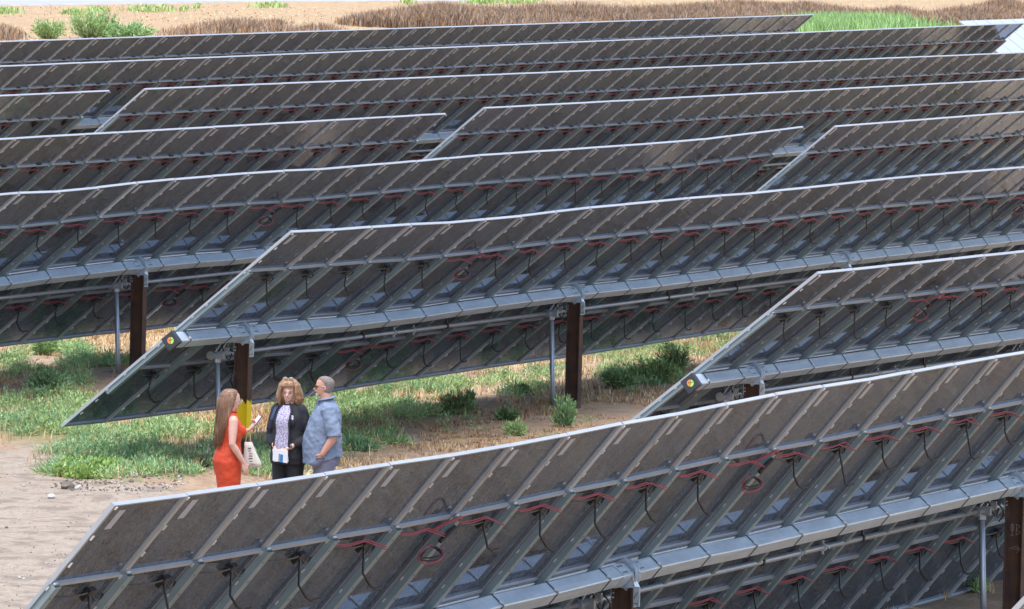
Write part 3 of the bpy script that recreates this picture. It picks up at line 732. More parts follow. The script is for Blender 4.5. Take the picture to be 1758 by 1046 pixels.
def brush():
    """dry stalks and brush in the field behind the rearmost row"""
    vg = Veg([LM[k] for k in ('brown', 'brown2', 'grey', 'straw_o')])
    spots = [(410,50,130,9,.7),(560,44,60,12,.6),(640,36,70,14,.8),(480,34,60,6,.35),(760,34,160,20,1.3),(980,32,180,20,1.2),(1190,28,180,22,1.3),(1380,24,160,18,1.1),(1540,22,80,12,.7),(1690,34,120,22,1.2),(1640,36,60,14,1.),(5,54,40,8,.5),(880,30,200,16,1.),(1290,8,200,8,.8),(1720,10,60,10,1.),(1230,40,260,10,1.)]
    for cx, cy, rx, ry, a in spots:
        n = int(rx * ry * 9 * a); t = RNG.uniform(0, 2*PI, n); q = np.abs(RNG.normal(size=n)) ** .8 * .62
        x, y = ground_at(cx + rx*q*np.cos(t), cy + ry*q*np.sin(t) + 10)
        nz = fbm(x*.16, y*.16, 91); keep = nz > .33 + .16 * q**2; x, y, nz = x[keep], y[keep], nz[keep]
        P = np.stack([x, y, plane_z(y) - .05], -1); H = RNG.uniform(.35, 1.0, len(x)) * (.5 + a * .55) * (.25 + 1.4 * np.clip(nz - .12, 0, 1)) * np.clip(1 - .5 * q[keep]**2, .25, 1)
        tn = nz + RNG.normal(size=len(x)) * .07; mi = np.where(tn > .53, 1, 0); u = RNG.uniform(size=len(x)); mi = np.where(u < .12, 2, np.where(u < .32, 3, np.where(u < .5, 1, mi)))
        vg.add(blades(P, H, .6, RNG.uniform(.018, .045, len(x))), np.repeat(mi, 3))
    tag(vg.build('dry_brush'), 'band of brown dry brush behind the rearmost row', 'brush', kind='stuff')
    vg = Veg([LM['straw'], LM['straw_p'], LM['straw_o'], LM['grass'], LM['brown2'], LM['weed_pale']])
    n = 11000; x, y = ground_at(RNG.uniform(-40, 1800, n), RNG.uniform(-2, 85, n)); nz = fbm(x*.15, y*.15, 101)
    P = np.stack([x, y, plane_z(y) - .03], -1); u = RNG.uniform(size=n); mi = np.where(u < .4, 0, np.where(u < .9, 1, 2))
    px, py = project(x, y, plane_z(y)); keep = py > 13 - px * .012; P, mi = P[keep], mi[keep]
    vg.add(blades(P, RNG.uniform(.04, .13, len(P)), 1.6, RNG.uniform(.03, .06, len(P))), np.repeat(mi, 3))
    for cx, cy, rx, ry in ((8,22,26,4),(128,24,20,3),(262,18,34,4),(165,20,22,3),(462,12,26,3),(316,18,10,2),(830,4,30,4),(890,4,40,4),(338,14,6,2),(700,6,14,3)):
        k = int(rx*ry*7); t = RNG.uniform(0, 2*PI, k); q = RNG.normal(size=k) * .55; x, y = ground_at(cx + rx*q*np.cos(t), cy + ry*q*np.sin(t))
        vg.add(blades(np.stack([x, y, plane_z(y)], -1), RNG.uniform(.08, .3, k), .8, .05), np.repeat(RNG.choice([3, 5, 0], k, p=[.35,.45,.2]), 3))
    tag(vg.build('straw_field'), 'pale straw field with small green tufts behind the rearmost row', 'dry grass', kind='stuff')
    vg = Veg([LM['grass'], LM['lime'], LM['weed_pale'], LM['weed']])
    for cx, cy, rx, ry, h in ((1470,58,110,11,1.0),(1560,60,110,8,.55),(1620,56,60,7,.4),(1400,60,50,11,1.0),(1340,64,60,7,.7)):
        k = int(rx*ry*14); t = RNG.uniform(0, 2*PI, k); q = np.abs(RNG.normal(size=k)) ** .8 * .6; x, y = ground_at(cx + rx*q*np.cos(t), cy + ry*q*np.sin(t))
        right = (cx > 1500); mi = RNG.choice([0,1,2,3], k, p=[.45,.4,.1,.05] if right else [.2,.1,.4,.3])
        vg.add(blades(np.stack([x, y, plane_z(y) - .05], -1), RNG.uniform(.4, 1, k) * h, .35, RNG.uniform(.03, .06, k)), np.repeat(mi, 3))
    tag(vg.build('green_grass'), 'bright green tall grass beside the end of the rearmost row', 'grass', kind='stuff')
brush()

def shrub(px, py, w, h, mats, label, n=900, name='shrub', spiky=.4, spikes=0, leaf=(.06,.12), lw=(.010,.020), far=False, group=None):
    x, y = ground_at(px, py); x, y = float(x), float(y); z = float(plane_z(y)) if far else float(ground_z(x, y))
    root = empty(name, (x, y, z), label, 'shrub', group)
    vg = Veg(mats)
    m = max(6, n // 60); a = RNG.uniform(0, 2*PI, m); rr = np.sqrt(RNG.uniform(0, 1, m))
    tips = np.stack([np.cos(a) * rr * w, np.sin(a) * rr * w, h * (.55 + .45 * RNG.uniform(size=m)) * (1 - .45 * rr**2)], -1)
    st = MB()
    for i in range(m):
        b = Vector((tips[i][0]*.15, tips[i][1]*.15, -.05)); e = Vector(tips[i]); c = b.lerp(e, .5) + Vector((tips[i][0]*.18, tips[i][1]*.18, 0))
        st.tube([b, c, e], [.010*(1+h), .006*(1+h), .003], 4)
        k = n // m; s = RNG.uniform(.15, 1.03, k)[:, None]
        bb, cc, ee = np.array(b), np.array(c), np.array(e)
        P = (1-s)**2*bb + 2*s*(1-s)*cc + s*s*ee + RNG.normal(size=(k,3)) * np.array([w*.10, w*.10, h*.05])
        ax = unit((ee - bb)[None]); D = ax * .8 * (1+spiky) + RNG.normal(size=(k,3)) * .55
        mi = RNG.choice(len(mats), k, p=np.array([.6,.25,.15][:len(mats)]) / sum([.6,.25,.15][:len(mats)]))
        vg.add(leaves(P, D, RNG.uniform(*leaf, k), RNG.uniform(*lw, k)), mi)
    st.build('stem', LM['stem'], root)
    vg.build('foliage', root)
    return root
G = LM
wk = 'shrubs among the weeds'
shrub(968, 735, .17, .42, [G['weed_blue'], G['weed_pale'], G['weed']], 'tall narrow blue green shrub in front of the second brown post', 1500, spiky=1.2, group=wk)
shrub(785, 712, .24, .36, [G['weed_dark'], G['weed'], G['yellow']], 'dark green bushy shrub with one tall spike on brown earth, left of the bare post', 1500, group=wk)
shrub(806, 709, .05, .46, [G['weed_dark'], G['weed']], 'single dark upright stalk of leaves rising from the bushy shrub', 500, spiky=1.2, group=wk)
shrub(1060, 668, .28, .28, [G['weed_dark'], G['weed'], G['weed_pale']], 'round dark green shrub right of the bare brown post', 1600, group=wk)
shrub(1120, 660, .38, .42, [G['weed'], G['weed_dark'], G['yellow']], 'loose olive shrub close to the rising end edge of the right row', 1600, group=wk)
shrub(1160, 640, .28, .52, [G['weed_dark'], G['weed_pale'], G['yellow']], 'tall straggly shrub half behind the rising end edge of the right row', 1100, group=wk)
shrub(85, 676, .30, .38, [G['weed_dark'], G['weed_blue']], 'very dark shrub in the shade of the straw row, lower left', 1800, group=wk)
shrub(62, 672, .06, .52, [G['weed_dark'], G['weed']], 'thin dark stalk standing at the left side of the very dark shrub', 300, spiky=1.2, group=wk)
shrub(75, 610, .20, .26, [G['weed'], G['weed_pale'], G['yellow']], 'pale green shrub on straw, left of the two beyond the end edge', 1300, group=wk)
shrub(130, 614, .20, .22, [G['weed_pale'], G['lime'], G['weed']], 'bright green shrub on straw, nearer the rust brown post', 1300, group=wk)
shrub(10, 624, .16, .15, [G['weed'], G['weed_dark']], 'small low green shrub at the left picture edge', 700, group=wk)
shrub(893, 676, .10, .13, [G['weed_dark'], G['weed']], 'small dark shrub on pale ground left of the support pipe', 500, group=wk)
shrub(884, 748, .14, .20, [G['weed_pale'], G['weed'], G['yellow']], 'small pale shrub just above the foreground row', 600, group=wk)
shrub(870, 722, .20, .16, [G['weed_dark'], G['weed']], 'low dark weed on brown earth left of the tall narrow shrub', 700, group=wk)
shrub(345, 806, .24, .24, [G['weed_dark'], G['grey'], G['weed_blue']], 'greyish dark weed left of the woman in orange', 900, group=wk)
shrub(535, 800, .22, .22, [G['weed_dark'], G['weed_blue']], 'dark weed between the woman in navy and the man', 800, group=wk)
shrub(615, 775, .24, .18, [G['weed_blue'], G['weed_dark']], 'low blue green weed right of the man', 800, group=wk)
shrub(1685, 1018, .13, .13, [G['weed_pale'], G['yellow']], 'small yellow green weed beside the bottom right pipe', 400, group=wk)
wf = 'green shrubs behind the rearmost row'
shrub(83, 66, .6, .85, [G['weed_pale'], G['lime'], G['weed']], 'small upright green shrub behind the rearmost row at the far left', 1800, leaf=(.09,.18), lw=(.02,.04), far=True, spiky=1, group=wf)
shrub(152, 66, .85, 1.1, [G['weed_pale'], G['lime'], G['weed']], 'tall bright green shrub behind the rearmost row, left of its darker twin', 2600, leaf=(.09,.2), lw=(.02,.04), far=True, spiky=1, group=wf)
shrub(184, 66, .42, 1.15, [G['weed'], G['weed_pale']], 'tall darker green shrub beside the bright one behind the rearmost row', 1600, leaf=(.09,.2), lw=(.02,.04), far=True, spiky=1, group=wf)
shrub(220, 68, 1.1, .62, [G['weed_pale'], G['weed'], G['weed_blue']], 'low rounded green shrub right of the tall pair behind the rearmost row', 2200, leaf=(.14,.26), lw=(.03,.06), far=True, group=wf)
# stones on the bare strip
def stone(px, py, r, label, m, seed):
    x, y = ground_at(px, py); x, y = float(x), float(y); rr = random.Random(seed); b = MB(); b.ball((0,0,r*.35), r, r*.8, r*.6, 9, 6)
    b.v = [(vx*(1+rr.uniform(-.22,.22)), vy*(1+rr.uniform(-.22,.22)), vz*(1+rr.uniform(-.2,.2))) for vx,vy,vz in b.v]
    o = b.build('stone', m, loc=(x, y, float(ground_z(x, y)))); tag(o, label, 'stone', 'stones on the bare strip')
SM = [mat('dark_clod', (.13,.105,.085), .95, noise=(20,.7,(.2,.16,.13)), bump=(30,.6)), mat('pale_stone', (.46,.43,.40), .9, noise=(20,.7,(.36,.33,.3)), bump=(30,.5))]
stone(116, 841, .11, 'dark clod of earth lying on the bare strip below the weeds', SM[0], 1)
stone(134, 843, .055, 'pale stone lying right beside the dark clod', SM[1], 2)
stone(88, 856, .06, 'flat pale stone on the bare strip, left of the clod', SM[1], 3)
stone(230, 830, .06, 'whitish stone under the right end of the weed patch', SM[1], 4)
def clods():
    b = MB(); rr = random.Random(5)
    for i in range(900):      # grit on the bare strip
        x, y = ground_at(rr.uniform(-40, 300), rr.uniform(790, 1046)); x, y = float(x), float(y)
        if float(cover(*project(x, y, plane_z(y)), BARE)) < .55: continue
        r = rr.uniform(.004, .013) * (2 if rr.random() < .05 else 1); n0 = len(b.v); b.ball((x, y, float(ground_z(x, y)) + r*.3), r, r*.8, r*.7, 5, 4, m=int(rr.random() < .5))
    for i in range(260):
        t = rr.uniform(0, 2*PI); q = math.sqrt(rr.random()); x, y = ground_at(205 + 120*q*math.cos(t), 836 + 13*q*math.sin(t)); x, y = float(x), float(y); r = rr.uniform(.006, .022) * (1.6 if rr.random() < .06 else 1); z = float(ground_z(x, y)); n0 = len(b.v)
        b.ball((x, y, z + r*.3), r, r*rr.uniform(.6,1), r*.7, 6, 4, m=int(rr.random() < .2))
        for k in range(n0, len(b.v)): v = b.v[k]; b.v[k] = tuple(c + rr.uniform(-.2,.2)*r for c in v)
    tag(b.build('rubble', SM), 'small clods and stones along the edge of the weeds', 'rubble', kind='stuff')
clods()

# ------------------------------------------------------------------ people
SKIN = mat('fair_skin', (.56,.33,.25), .55, noise=(25, .5, (.50,.27,.20)))
SKIN2 = mat('ruddy_skin', (.52,.27,.19), .55, noise=(25, .5, (.46,.22,.15)))
PM = {
 'dress': mat('orange_red_dress', (.52,.048,.010), .7, noise=(6, .5, (.42,.036,.008)), bump=(9,.6)),
 'cardigan': mat('black_knit', (.012,.013,.018), .85, bump=(30,.5)),
 'trousers': mat('black_trousers', (.010,.010,.013), .8, bump=(10,.4)),
 'shirt': mat('blue_grey_shirt', (.150,.190,.265), .8, noise=(40, .5, (.175,.215,.29)), bump=(7,.7)),
 'shorts': mat('slate_shorts', (.13,.13,.18), .8, noise=(30,.5,(.155,.155,.205)), bump=(9,.6)),
 'shoe': mat('dark_leather', (.05,.035,.028), .5), 'sandal': mat('tan_leather', (.35,.2,.1), .5),
 'hair_long': mat('light_brown_hair', (.17,.085,.045), .5, wear=(11, .9, (.36,.21,.12), (6,6,.30))),
 'hair_bob': mat('auburn_hair', (.22,.115,.055), .5, wear=(9, .95, (.50,.315,.165), (5,5,.9))),
 'hair_grey': mat('grey_brown_hair', (.13,.095,.078), .7, noise=(60,.9,(.24,.20,.18))),
 'beard': mat('white_stubble', (.60,.50,.43), .8), 'lens': mat('dark_lens', (.012,.010,.012), .1), 'rim': mat('clear_rim', (.55,.45,.38), .3),
 'lip': mat('lip', (.42,.13,.11), .5), 'teeth': mat('teeth', (.75,.70,.66), .4), 'eye': mat('eye_dark', (.03,.022,.02), .3), 'brow': mat('brow', (.17,.09,.05), .8),
 'white': mat('white_card', (.78,.78,.80), .6), 'blue_print': mat('blue_print', (.03,.20,.50), .5), 'navy': mat('navy_fabric', (.030,.045,.10), .8, bump=(20,.4)),
 'tote': mat('cream_tote_cloth', (.60,.55,.48), .85, bump=(12,.6)), 'ink': mat('black_print', (.05,.05,.05), .8), 'phone': mat('phone_case', (.10,.08,.09), .4), 'screen': mat('phone_back', (.55,.50,.55), .25),
}
def blouse_mat():
    m = bpy.data.materials.new('spotted_lilac_blouse'); m.use_nodes = True; N, L = m.node_tree.nodes, m.node_tree.links; p = N['Principled BSDF']; p.inputs['Roughness'].default_value = .8
    tc = N.new('ShaderNodeTexCoord'); v = N.new('ShaderNodeTexVoronoi'); v.inputs['Scale'].default_value = 62; L.new(tc.outputs['Object'], v.inputs['Vector'])
    r = N.new('ShaderNodeMapRange'); r.interpolation_type = 'SMOOTHSTEP'; r.inputs[1].default_value = .38; r.inputs[2].default_value = .55; L.new(v.outputs['Distance'], r.inputs[0])
    mx = N.new('ShaderNodeMix'); mx.data_type = 'RGBA'; mx.inputs[6].default_value = (.17,.15,.25,1); mx.inputs[7].default_value = (.43,.395,.48,1); L.new(r.outputs[0], mx.inputs[0]); L.new(mx.outputs[2], p.inputs['Base Color']); return m
PM['blouse'] = blouse_mat()

def xform(b, n0, Mx):
    for k in range(n0, len(b.v)): b.v[k] = tuple(Mx @ Vector(b.v[k]))
WR = bpy.data.textures.new('cloth_wrinkles', 'CLOUDS'); WR.noise_scale = .085; WR.noise_depth = 2
def organic(b, name, m, parent, vox=.008, smooth=3, wrinkle=0):
    o = b.build(name, m, parent, True)
    r = o.modifiers.new('r', 'REMESH'); r.mode = 'VOXEL'; r.voxel_size = vox; r.use_smooth_shade = True
    if smooth: q = o.modifiers.new('s', 'SMOOTH'); q.iterations = smooth; q.factor = .5
    if wrinkle:
        w = o.modifiers.new('w', 'DISPLACE'); w.texture = WR; w.strength = wrinkle; w.mid_level = .5
    return o
def head_mx(c, yaw=0, pitch=0, roll=0):
    return Matrix.Translation(c) @ Matrix.Rotation(yaw, 4, 'Z') @ Matrix.Rotation(pitch, 4, 'X') @ Matrix.Rotation(roll, 4, 'Y')
HR = [(0,.045,-.004,.018,.022),(0,.034,.006,.036,.044),(0,.018,.03,.050,.062),(0,.006,.06,.058,.077),(0,0,.09,.064,.086),(0,-.004,.12,.069,.094),(0,-.008,.15,.071,.096),(0,-.012,.18,.066,.088),(0,-.014,.203,.050,.066),(0,-.014,.217,.028,.036),(0,-.014,.222,.006,.008)]
def head(b, Mx, nose=1., fat=1.):
    n0 = len(b.v)
    b.rings([(x, y, z, rx * (fat if z < .1 else 1), ry) for x, y, z, rx, ry in HR], 20)
    b.tube([(0,.084,.108),(0,.097,.085),(0,.108*nose,.070),(0,.090,.060)], [.008,.010,.014,.008], 8, round_cap=True)      # nose
    for s in (-1, 1):
        b.ball((s*.069, -.012, .088), .010, .018, .030, 8, 6)                                              # ears
        b.ball((s*.032, .055, .068), .022, .022, .020, 8, 6)                                               # cheeks
        b.tube([(s*.012,.088,.118),(s*.045,.070,.120)], .009, 6, round_cap=True)                            # brow ridge
    b.ball((0,.066,.036), .026, .018, .012, 8, 6); b.ball((0,.062,.006), .020, .016, .014, 8, 6)            # mouth, chin
    xform(b, n0, Mx)
def hand(b, wrist, d, nrm, th, L=.175, curl=.5, spread=.12):
    """palm, four bent fingers of unequal length and a thumb leaving the side of the palm"""
    w = Vector(wrist); d = Vector(d).normalized(); n = Vector(nrm); n = (n - d * n.dot(d)).normalized(); t = Vector(th); t = (t - d*t.dot(d) - n*t.dot(n)).normalized()
    k = L / .18; P = .088 * k
    b.tube([w - d*.01, w + d*.03*k, w + d*P*.75, w + d*P], [.026*k,.037*k,.041*k,.038*k], 10, side=t, rb=[.019*k,.017*k,.015*k,.012*k], round_cap=True)
    for off, ln, cu in ((.030,.070,.9),(.0105,.080,1.),(-.0095,.074,1.08),(-.029,.058,1.2)):
        p = w + d*P*.95 + t*off*k; a = 0; q = (d + t*off*spread*20*.1).normalized(); pts = [p - q*.02, p]
        for sgm in (.44,.32,.24):
            a += curl * cu * (.75 if sgm > .4 else .9)
            p = p + (q*math.cos(a) + n*math.sin(a)) * ln * sgm * k; pts.append(p)
        b.tube(pts, [.0095*k,.0098*k,.0090*k,.0080*k,.0066*k], 8, round_cap=True)
    p0 = w + d*.028*k + t*.026*k; p1 = p0 + (t*.75 + d*.55 + n*.25)*.034*k; p2 = p1 + (t*.25 + d*.85 + n*.45)*.030*k; p3 = p2 + (d*.85 + n*.5)*.022*k
    b.tube([p0, p1, p2, p3], [.014*k,.0125*k,.0105*k,.008*k], 8, round_cap=True)
def arm(b, sh, el, wr, r=(.05,.046,.038,.040,.034,.025)):
    sh, el, wr = Vector(sh), Vector(el), Vector(wr)
    b.tube([sh, sh.lerp(el,.5), el, el.lerp(wr,.28), el.lerp(wr,.65), wr], r, 12, round_cap=True)
def leg(b, hip, kn, an, k=1.):
    hip, kn, an = Vector(hip), Vector(kn), Vector(an)
    b.tube([hip, hip.lerp(kn,.4), kn, kn.lerp(an,.3), kn.lerp(an,.75), an], [.088*k,.076*k,.056*k,.056*k,.040*k,.034*k], 12, round_cap=True)
    b.tube([an + Vector((0,-.04,-.045)), an + Vector((0,.04,-.048)), an + Vector((0,.13,-.062)), an + Vector((0,.185,-.068))], [.034,.038,.040,.026], 10, side=(1,0,0), rb=[.034,.034,.022,.016], round_cap=True)
def shoes(parent, feet, m, name='shoe'):
    for x, y in feet:
        b = MB(); b.tube([(x,y-.065,.042),(x,y,.048),(x,y+.09,.040),(x,y+.165,.032),(x,y+.20,.028)], [.034,.042,.046,.044,.028], 10, side=(1,0,0), rb=[.036,.044,.038,.028,.020], round_cap=True)
        b.box(x-.044, x+.044, y-.09, y+.20, .0, .014); b.build(name, m, parent, True)
def face(parent, Mx, smile=False, brow='brow'):
    for s in (-1, 1):
        b = MB(); n0 = 0; b.ball((s*.030, .0765, .098), .0125, .008, .0062, 10, 6); xform(b, 0, Mx); b.build('eye', PM['eye'], parent, True)
        b = MB(); b.tube([(s*.014,.090,.118),(s*.030,.087,.1225),(s*.046,.074,.117)], [.0035,.0045,.003], 6); xform(b, 0, Mx); b.build('eyebrow', PM[brow], parent, True)
    b = MB(); b.tube([(-.026,.0745,.040),(-.012,.084,.036),(0,.0865,.0355),(.012,.084,.036),(.026,.0745,.040)], [.003,.006,.0065,.006,.003], 6); xform(b, 0, Mx); mo = b.build('mouth', PM['lip'], parent, True)
    if smile:
        b = MB(); b.tube([(-.017,.0835,.0385),(0,.0905,.0368),(.017,.0835,.0385)], [.0025,.0036,.0025], 6); xform(b, 0, Mx); b.build('teeth', PM['teeth'], parent, True)
def place(px, py, Y, fwd, label):
    """feet on the ground where the head's sight line meets the plane y = Y"""
    v = Vector(CF) + CR * ((px - 879) / FPX) + CU * ((523 - py) / FPX); t = Y / v.y; x = v.x * t
    a = math.atan2(-fwd.x, fwd.y)
    z = float(ground_z(x, Y))
    return empty('person', (x, Y, z), label, 'person', 'three people talking', rotz=a), Matrix.Translation((x, Y, z)) @ Matrix.Rotation(a, 4, 'Z')
TOC = Vector((-CF.x, -CF.y, 0)).normalized(); RGT = Vector((CR.x, CR.y, 0)).normalized()
V3 = Vector

# --- woman in the orange dress, seen from behind her right side
fw = RGT * .93 - TOC * .34
P1, M1 = place(396, 667, 33.0, fw, 'person with long brown hair in a sleeveless orange dress, holding up a phone')
b = MB(); HM1 = head_mx((0, .015, 1.462), yaw=math.radians(6), pitch=math.radians(-4))
head(b, HM1)
b.rings([(0,0,.80,.15,.12),(0,-.01,.92,.165,.135),(0,0,1.05,.125,.105),(0,.015,1.22,.14,.12),(0,0,1.34,.155,.085),(0,0,1.39,.10,.065),(0,.0,1.42,.056,.055),(0,.008,1.50,.050,.052)], 20)
arm(b, (.165,-.01,1.345), (.215,-.035,1.075), (.20,.115,.855), (.056,.052,.040,.041,.034,.024))
hand(b, (.20,.115,.855), (-.03,.32,-.95), (-.9,-.25,0), (-.1,.95,.3), .18, .28)
arm(b, (-.165,-.01,1.345), (-.205,.07,1.10), (-.10,.27,1.215), (.054,.048,.038,.038,.031,.023))
hand(b, (-.10,.27,1.215), (.10,.62,.78), (.25,-.75,.6), (.95,.2,.0), .175, .75)
for s in (-1, 1): leg(b, (s*.085,0,.84), (s*.08,.02,.47), (s*.075,0,.085))
body1 = organic(b, 'body', SKIN, P1, .0065)
face(body1, HM1)
b = MB()
b.rings([(0,.0,.50,.155,.125),(0,-.0,.60,.165,.135),(0,-.01,.74,.182,.150),(0,-.022,.86,.192,.170),(0,-.016,.94,.178,.160),(0,.0,1.03,.148,.132),(0,.006,1.09,.142,.126),(0,.02,1.17,.156,.146),(0,.026,1.23,.162,.152),(0,.012,1.30,.158,.118),(0,.0,1.355,.146,.096),(0,0,1.392,.108,.078),(0,.002,1.425,.072,.068),(0,.004,1.445,.062,.062)], 28)
for s in (-1, 1): b.ball((s*.072, .118, 1.215), .068, .062, .068, 12, 8)
d1 = organic(b, 'dress', PM['dress'], P1, .010, 3, .016)
b = MB()      # collar fold and back seam
b.tube([(.068*math.cos(a), .004+.068*math.sin(a), 1.436 + .008*math.sin(a*3)) for a in [2*PI*i/20 for i in range(21)]], .012, 6)
b.tube([(-.0,-.172,.70),(0,-.194,.86),(0,-.132,1.05),(0,-.12,1.2)], .003, 5); b.build('collar', PM['dress'], P1, True)
b = MB()
b.rings([(0,-.01,1.700,.012,.014),(0,-.008,1.694,.045,.055),(0,-.008,1.675,.068,.088),(0,-.014,1.640,.083,.104),(0,-.022,1.590,.089,.106),(0,-.040,1.530,.092,.096),(0,-.058,1.460,.096,.084),(0,-.078,1.390,.108,.072),(0,-.098,1.30,.112,.058),(0,-.112,1.22,.102,.050),(0,-.120,1.14,.080,.040),(0,-.124,1.08,.050,.028),(0,-.126,1.05,.018,.012)], 22)
rr = random.Random(3)
for i in range(70):
    a = rr.uniform(PI*.86, PI*2.14); zz = rr.uniform(1.02, 1.12); x, y = math.cos(a), math.sin(a)
    b.tube([(x*.075,-.015+y*.10,1.64),(x*.093,-.028+y*.106,1.56),(x*.10,-.056+y*.088,1.45),(x*.112,-.09+y*.066,1.32),(x*.10,-.115+y*.054,1.2),(x*.06+rr.uniform(-.02,.02),-.122+y*.036,zz)], [.010,.010,.010,.010,.008,.003], 5)
h1 = organic(b, 'hair', PM['hair_long'], P1, .007, 1, .012)
def wisps(parent, m, pts_fn, n, rad=.0022):
    b = MB()
    for i in range(n): b.tube(pts_fn(), [rad, rad, rad, rad*.4], 4)
    return b.build('loose_strands', m, h1 if parent is None else parent, True)
def long_w():
    a = rr.uniform(PI*.9, PI*2.1); x, y = math.cos(a), math.sin(a); o = rr.uniform(1.0, 1.16)
    return [(x*.092*o, -.03+y*.108*o, 1.60), (x*.10*o, -.06+y*.09*o, 1.44), (x*.118*o+rr.uniform(-.01,.01), -.10+y*.066*o, 1.26), (x*.09+rr.uniform(-.04,.04), -.125+y*.045+rr.uniform(-.02,.02), rr.uniform(.97,1.12))]
wisps(h1, PM['hair_long'], long_w, 90)
b = MB()
for s in (-1, 1):
    b.tube([HM1 @ V3((s*.034+.021*math.cos(a), .104, .098+.018*math.sin(a))) for a in [2*PI*i/12 for i in range(13)]], .0028, 5)
    b.tube([HM1 @ V3((s*.055,.102,.102)), HM1 @ V3((s*.076,.03,.104)), HM1 @ V3((s*.078,-.01,.098))], .0028, 5)
b.build('glasses', PM['rim'], P1, True)
shoes(P1, ((-.075,0),(.075,0)), PM['sandal'], 'sandal')
# phone in her left hand (its own thing)
def held(name, label, cat, Mw, loc):
    o = empty(name, Mw @ V3(loc), label, cat); o.rotation_euler = Mw.to_euler(); return o
ph = held('phone', 'phone held up in the left hand of the woman in orange', 'phone', M1 @ Matrix.Translation((-.075,.345,1.315)) @ Matrix.Rotation(math.radians(-38), 4, 'X') @ Matrix.Rotation(math.radians(15), 4, 'Z'), (0,0,0))
MB().box(-.037,.037,-.005,.005,-.08,.08).build('case', PM['phone'], ph); MB().box(-.033,.033,-.0065,-.005,-.075,.075).build('screen', PM['screen'], ph)
# cream bag hanging from her forearm
tb = held('tote_bag', 'cream cloth bag with dark print hanging in front of the woman in orange', 'bag', M1 @ Matrix.Rotation(math.radians(-12), 4, 'Z'), (-.165,.235,.78))
b = MB(); b.rings([(.0,.055,.0,.030,.105,3),(.0,.05,.05,.036,.108,3),(.0,.03,.14,.030,.080,3),(.0,.01,.24,.020,.055,3),(.0,0,.29,.012,.045,3)], 20); b.build('cloth', PM['tote'], tb, True)
b = MB(); b.tube([(.0,-.03,.28),(-.005,-.02,.38),(.02,-.005,.405),(.0,.02,.38),(.0,.03,.28)], .006, 6); b.build('handle', PM['tote'], tb, True)
b = MB(); rr = random.Random(8)
for i in range(7):
    zz = .035 + i*.03; yc = .055 - zz*.2; w = .035 - zz*.05
    b.box(.033-zz*.05, .040-zz*.045, yc - w*rr.uniform(.4,1), yc + w*rr.uniform(.4,1), zz, zz + rr.uniform(.005,.014))
b.build('print', PM['ink'], tb)

# --- woman in the black cardigan
fw = TOC * .90 - RGT * .42
P2, M2 = place(498, 656, 33.0, fw, 'person with an auburn bob in a black cardigan over a spotted blouse')
b = MB(); HM2 = head_mx((0, .02, 1.435), yaw=math.radians(14), pitch=math.radians(-2))
head(b, HM2, fat=1.06)
b.rings([(0,0,.78,.16,.13),(0,0,.92,.17,.14),(0,.01,1.05,.15,.13),(0,.01,1.22,.15,.12),(0,0,1.33,.16,.085),(0,0,1.375,.10,.065),(0,.0,1.40,.058,.056),(0,.01,1.48,.052,.054)], 20)
arm(b, (.18,0,1.32), (.245,-.03,1.02), (.085,.185,.885), (.05,.045,.038,.040,.033,.026)); hand(b, (.085,.185,.885), (-.62,.45,-.62), (-.75,-.2,.55), (.1,.75,.6), .175, .62)
arm(b, (-.18,0,1.32), (-.245,-.03,1.02), (-.085,.185,.885), (.05,.045,.038,.040,.033,.026)); hand(b, (-.085,.185,.885), (.58,.48,-.64), (.75,-.2,.55), (-.1,.75,.6), .175, .62)
for s in (-1, 1): leg(b, (s*.09,0,.82), (s*.09,.02,.46), (s*.09,0,.085))
body2 = organic(b, 'body', SKIN, P2, .0065); face(body2, HM2, smile=True)
b = MB()
b.rings([(0,.005,.69,.215,.165),(0,.01,.78,.222,.172),(0,.012,.88,.215,.172),(0,.012,1.0,.200,.160),(0,.012,1.10,.194,.150),(0,.018,1.20,.196,.150),(0,.010,1.28,.196,.125),(0,0,1.335,.182,.098),(0,-.006,1.375,.128,.080),(0,-.008,1.405,.080,.066)], 28)
for s in (-1, 1):
    b.tube([(s*.165,0,1.325),(s*.215,-.01,1.17),(s*.250,-.03,1.01),(s*.205,.055,.965),(s*.165,.105,.935)], [.072,.068,.062,.057,.052], 12, round_cap=True)
    b.ball((s*.075,.118,1.19), .075, .055, .075, 12, 8)
organic(b, 'cardigan', PM['cardigan'], P2, .010, 3, .018)
def front_patch(rows, a0, a1, n=14, th=.012):
    b = MB(); m = len(rows)
    for off in (th, -.03):
        for cx, cy, z, rx, ry in rows:
            for j in range(n + 1):
                a = a0 + (a1-a0)*j/n; b.v.append((cx + (rx+off)*math.cos(a), cy + (ry+off)*math.sin(a), z))
    q = (n+1); o = m*q
    for i in range(m-1):
        for j in range(n): b.f += [(i*q+j, i*q+j+1, (i+1)*q+j+1, (i+1)*q+j), (o+i*q+j, o+(i+1)*q+j, o+(i+1)*q+j+1, o+i*q+j+1)]
        b.f += [(i*q, (i+1)*q, o+(i+1)*q, o+i*q), (i*q+n, o+i*q+n, o+(i+1)*q+n, (i+1)*q+n)]
    for j in range(n): b.f += [(j, o+j, o+j+1, j+1), ((m-1)*q+j, (m-1)*q+j+1, o+(m-1)*q+j+1, o+(m-1)*q+j)]
    b.m = [0]*len(b.f); return b
bl = [(0,.014,.80,.212,.180),(0,.014,.88,.215,.182),(0,.018,.96,.205,.178),(0,.016,1.05,.197,.160),(0,.020,1.12,.195,.160),(0,.030,1.19,.197,.165),(0,.018,1.27,.196,.138),(0,.008,1.325,.184,.112),(0,.0,1.365,.135,.090),(0,-.002,1.385,.105,.078)]
front_patch(bl, PI/2-.44, PI/2+.44).build('blouse', PM['blouse'], P2, True)
b = MB()
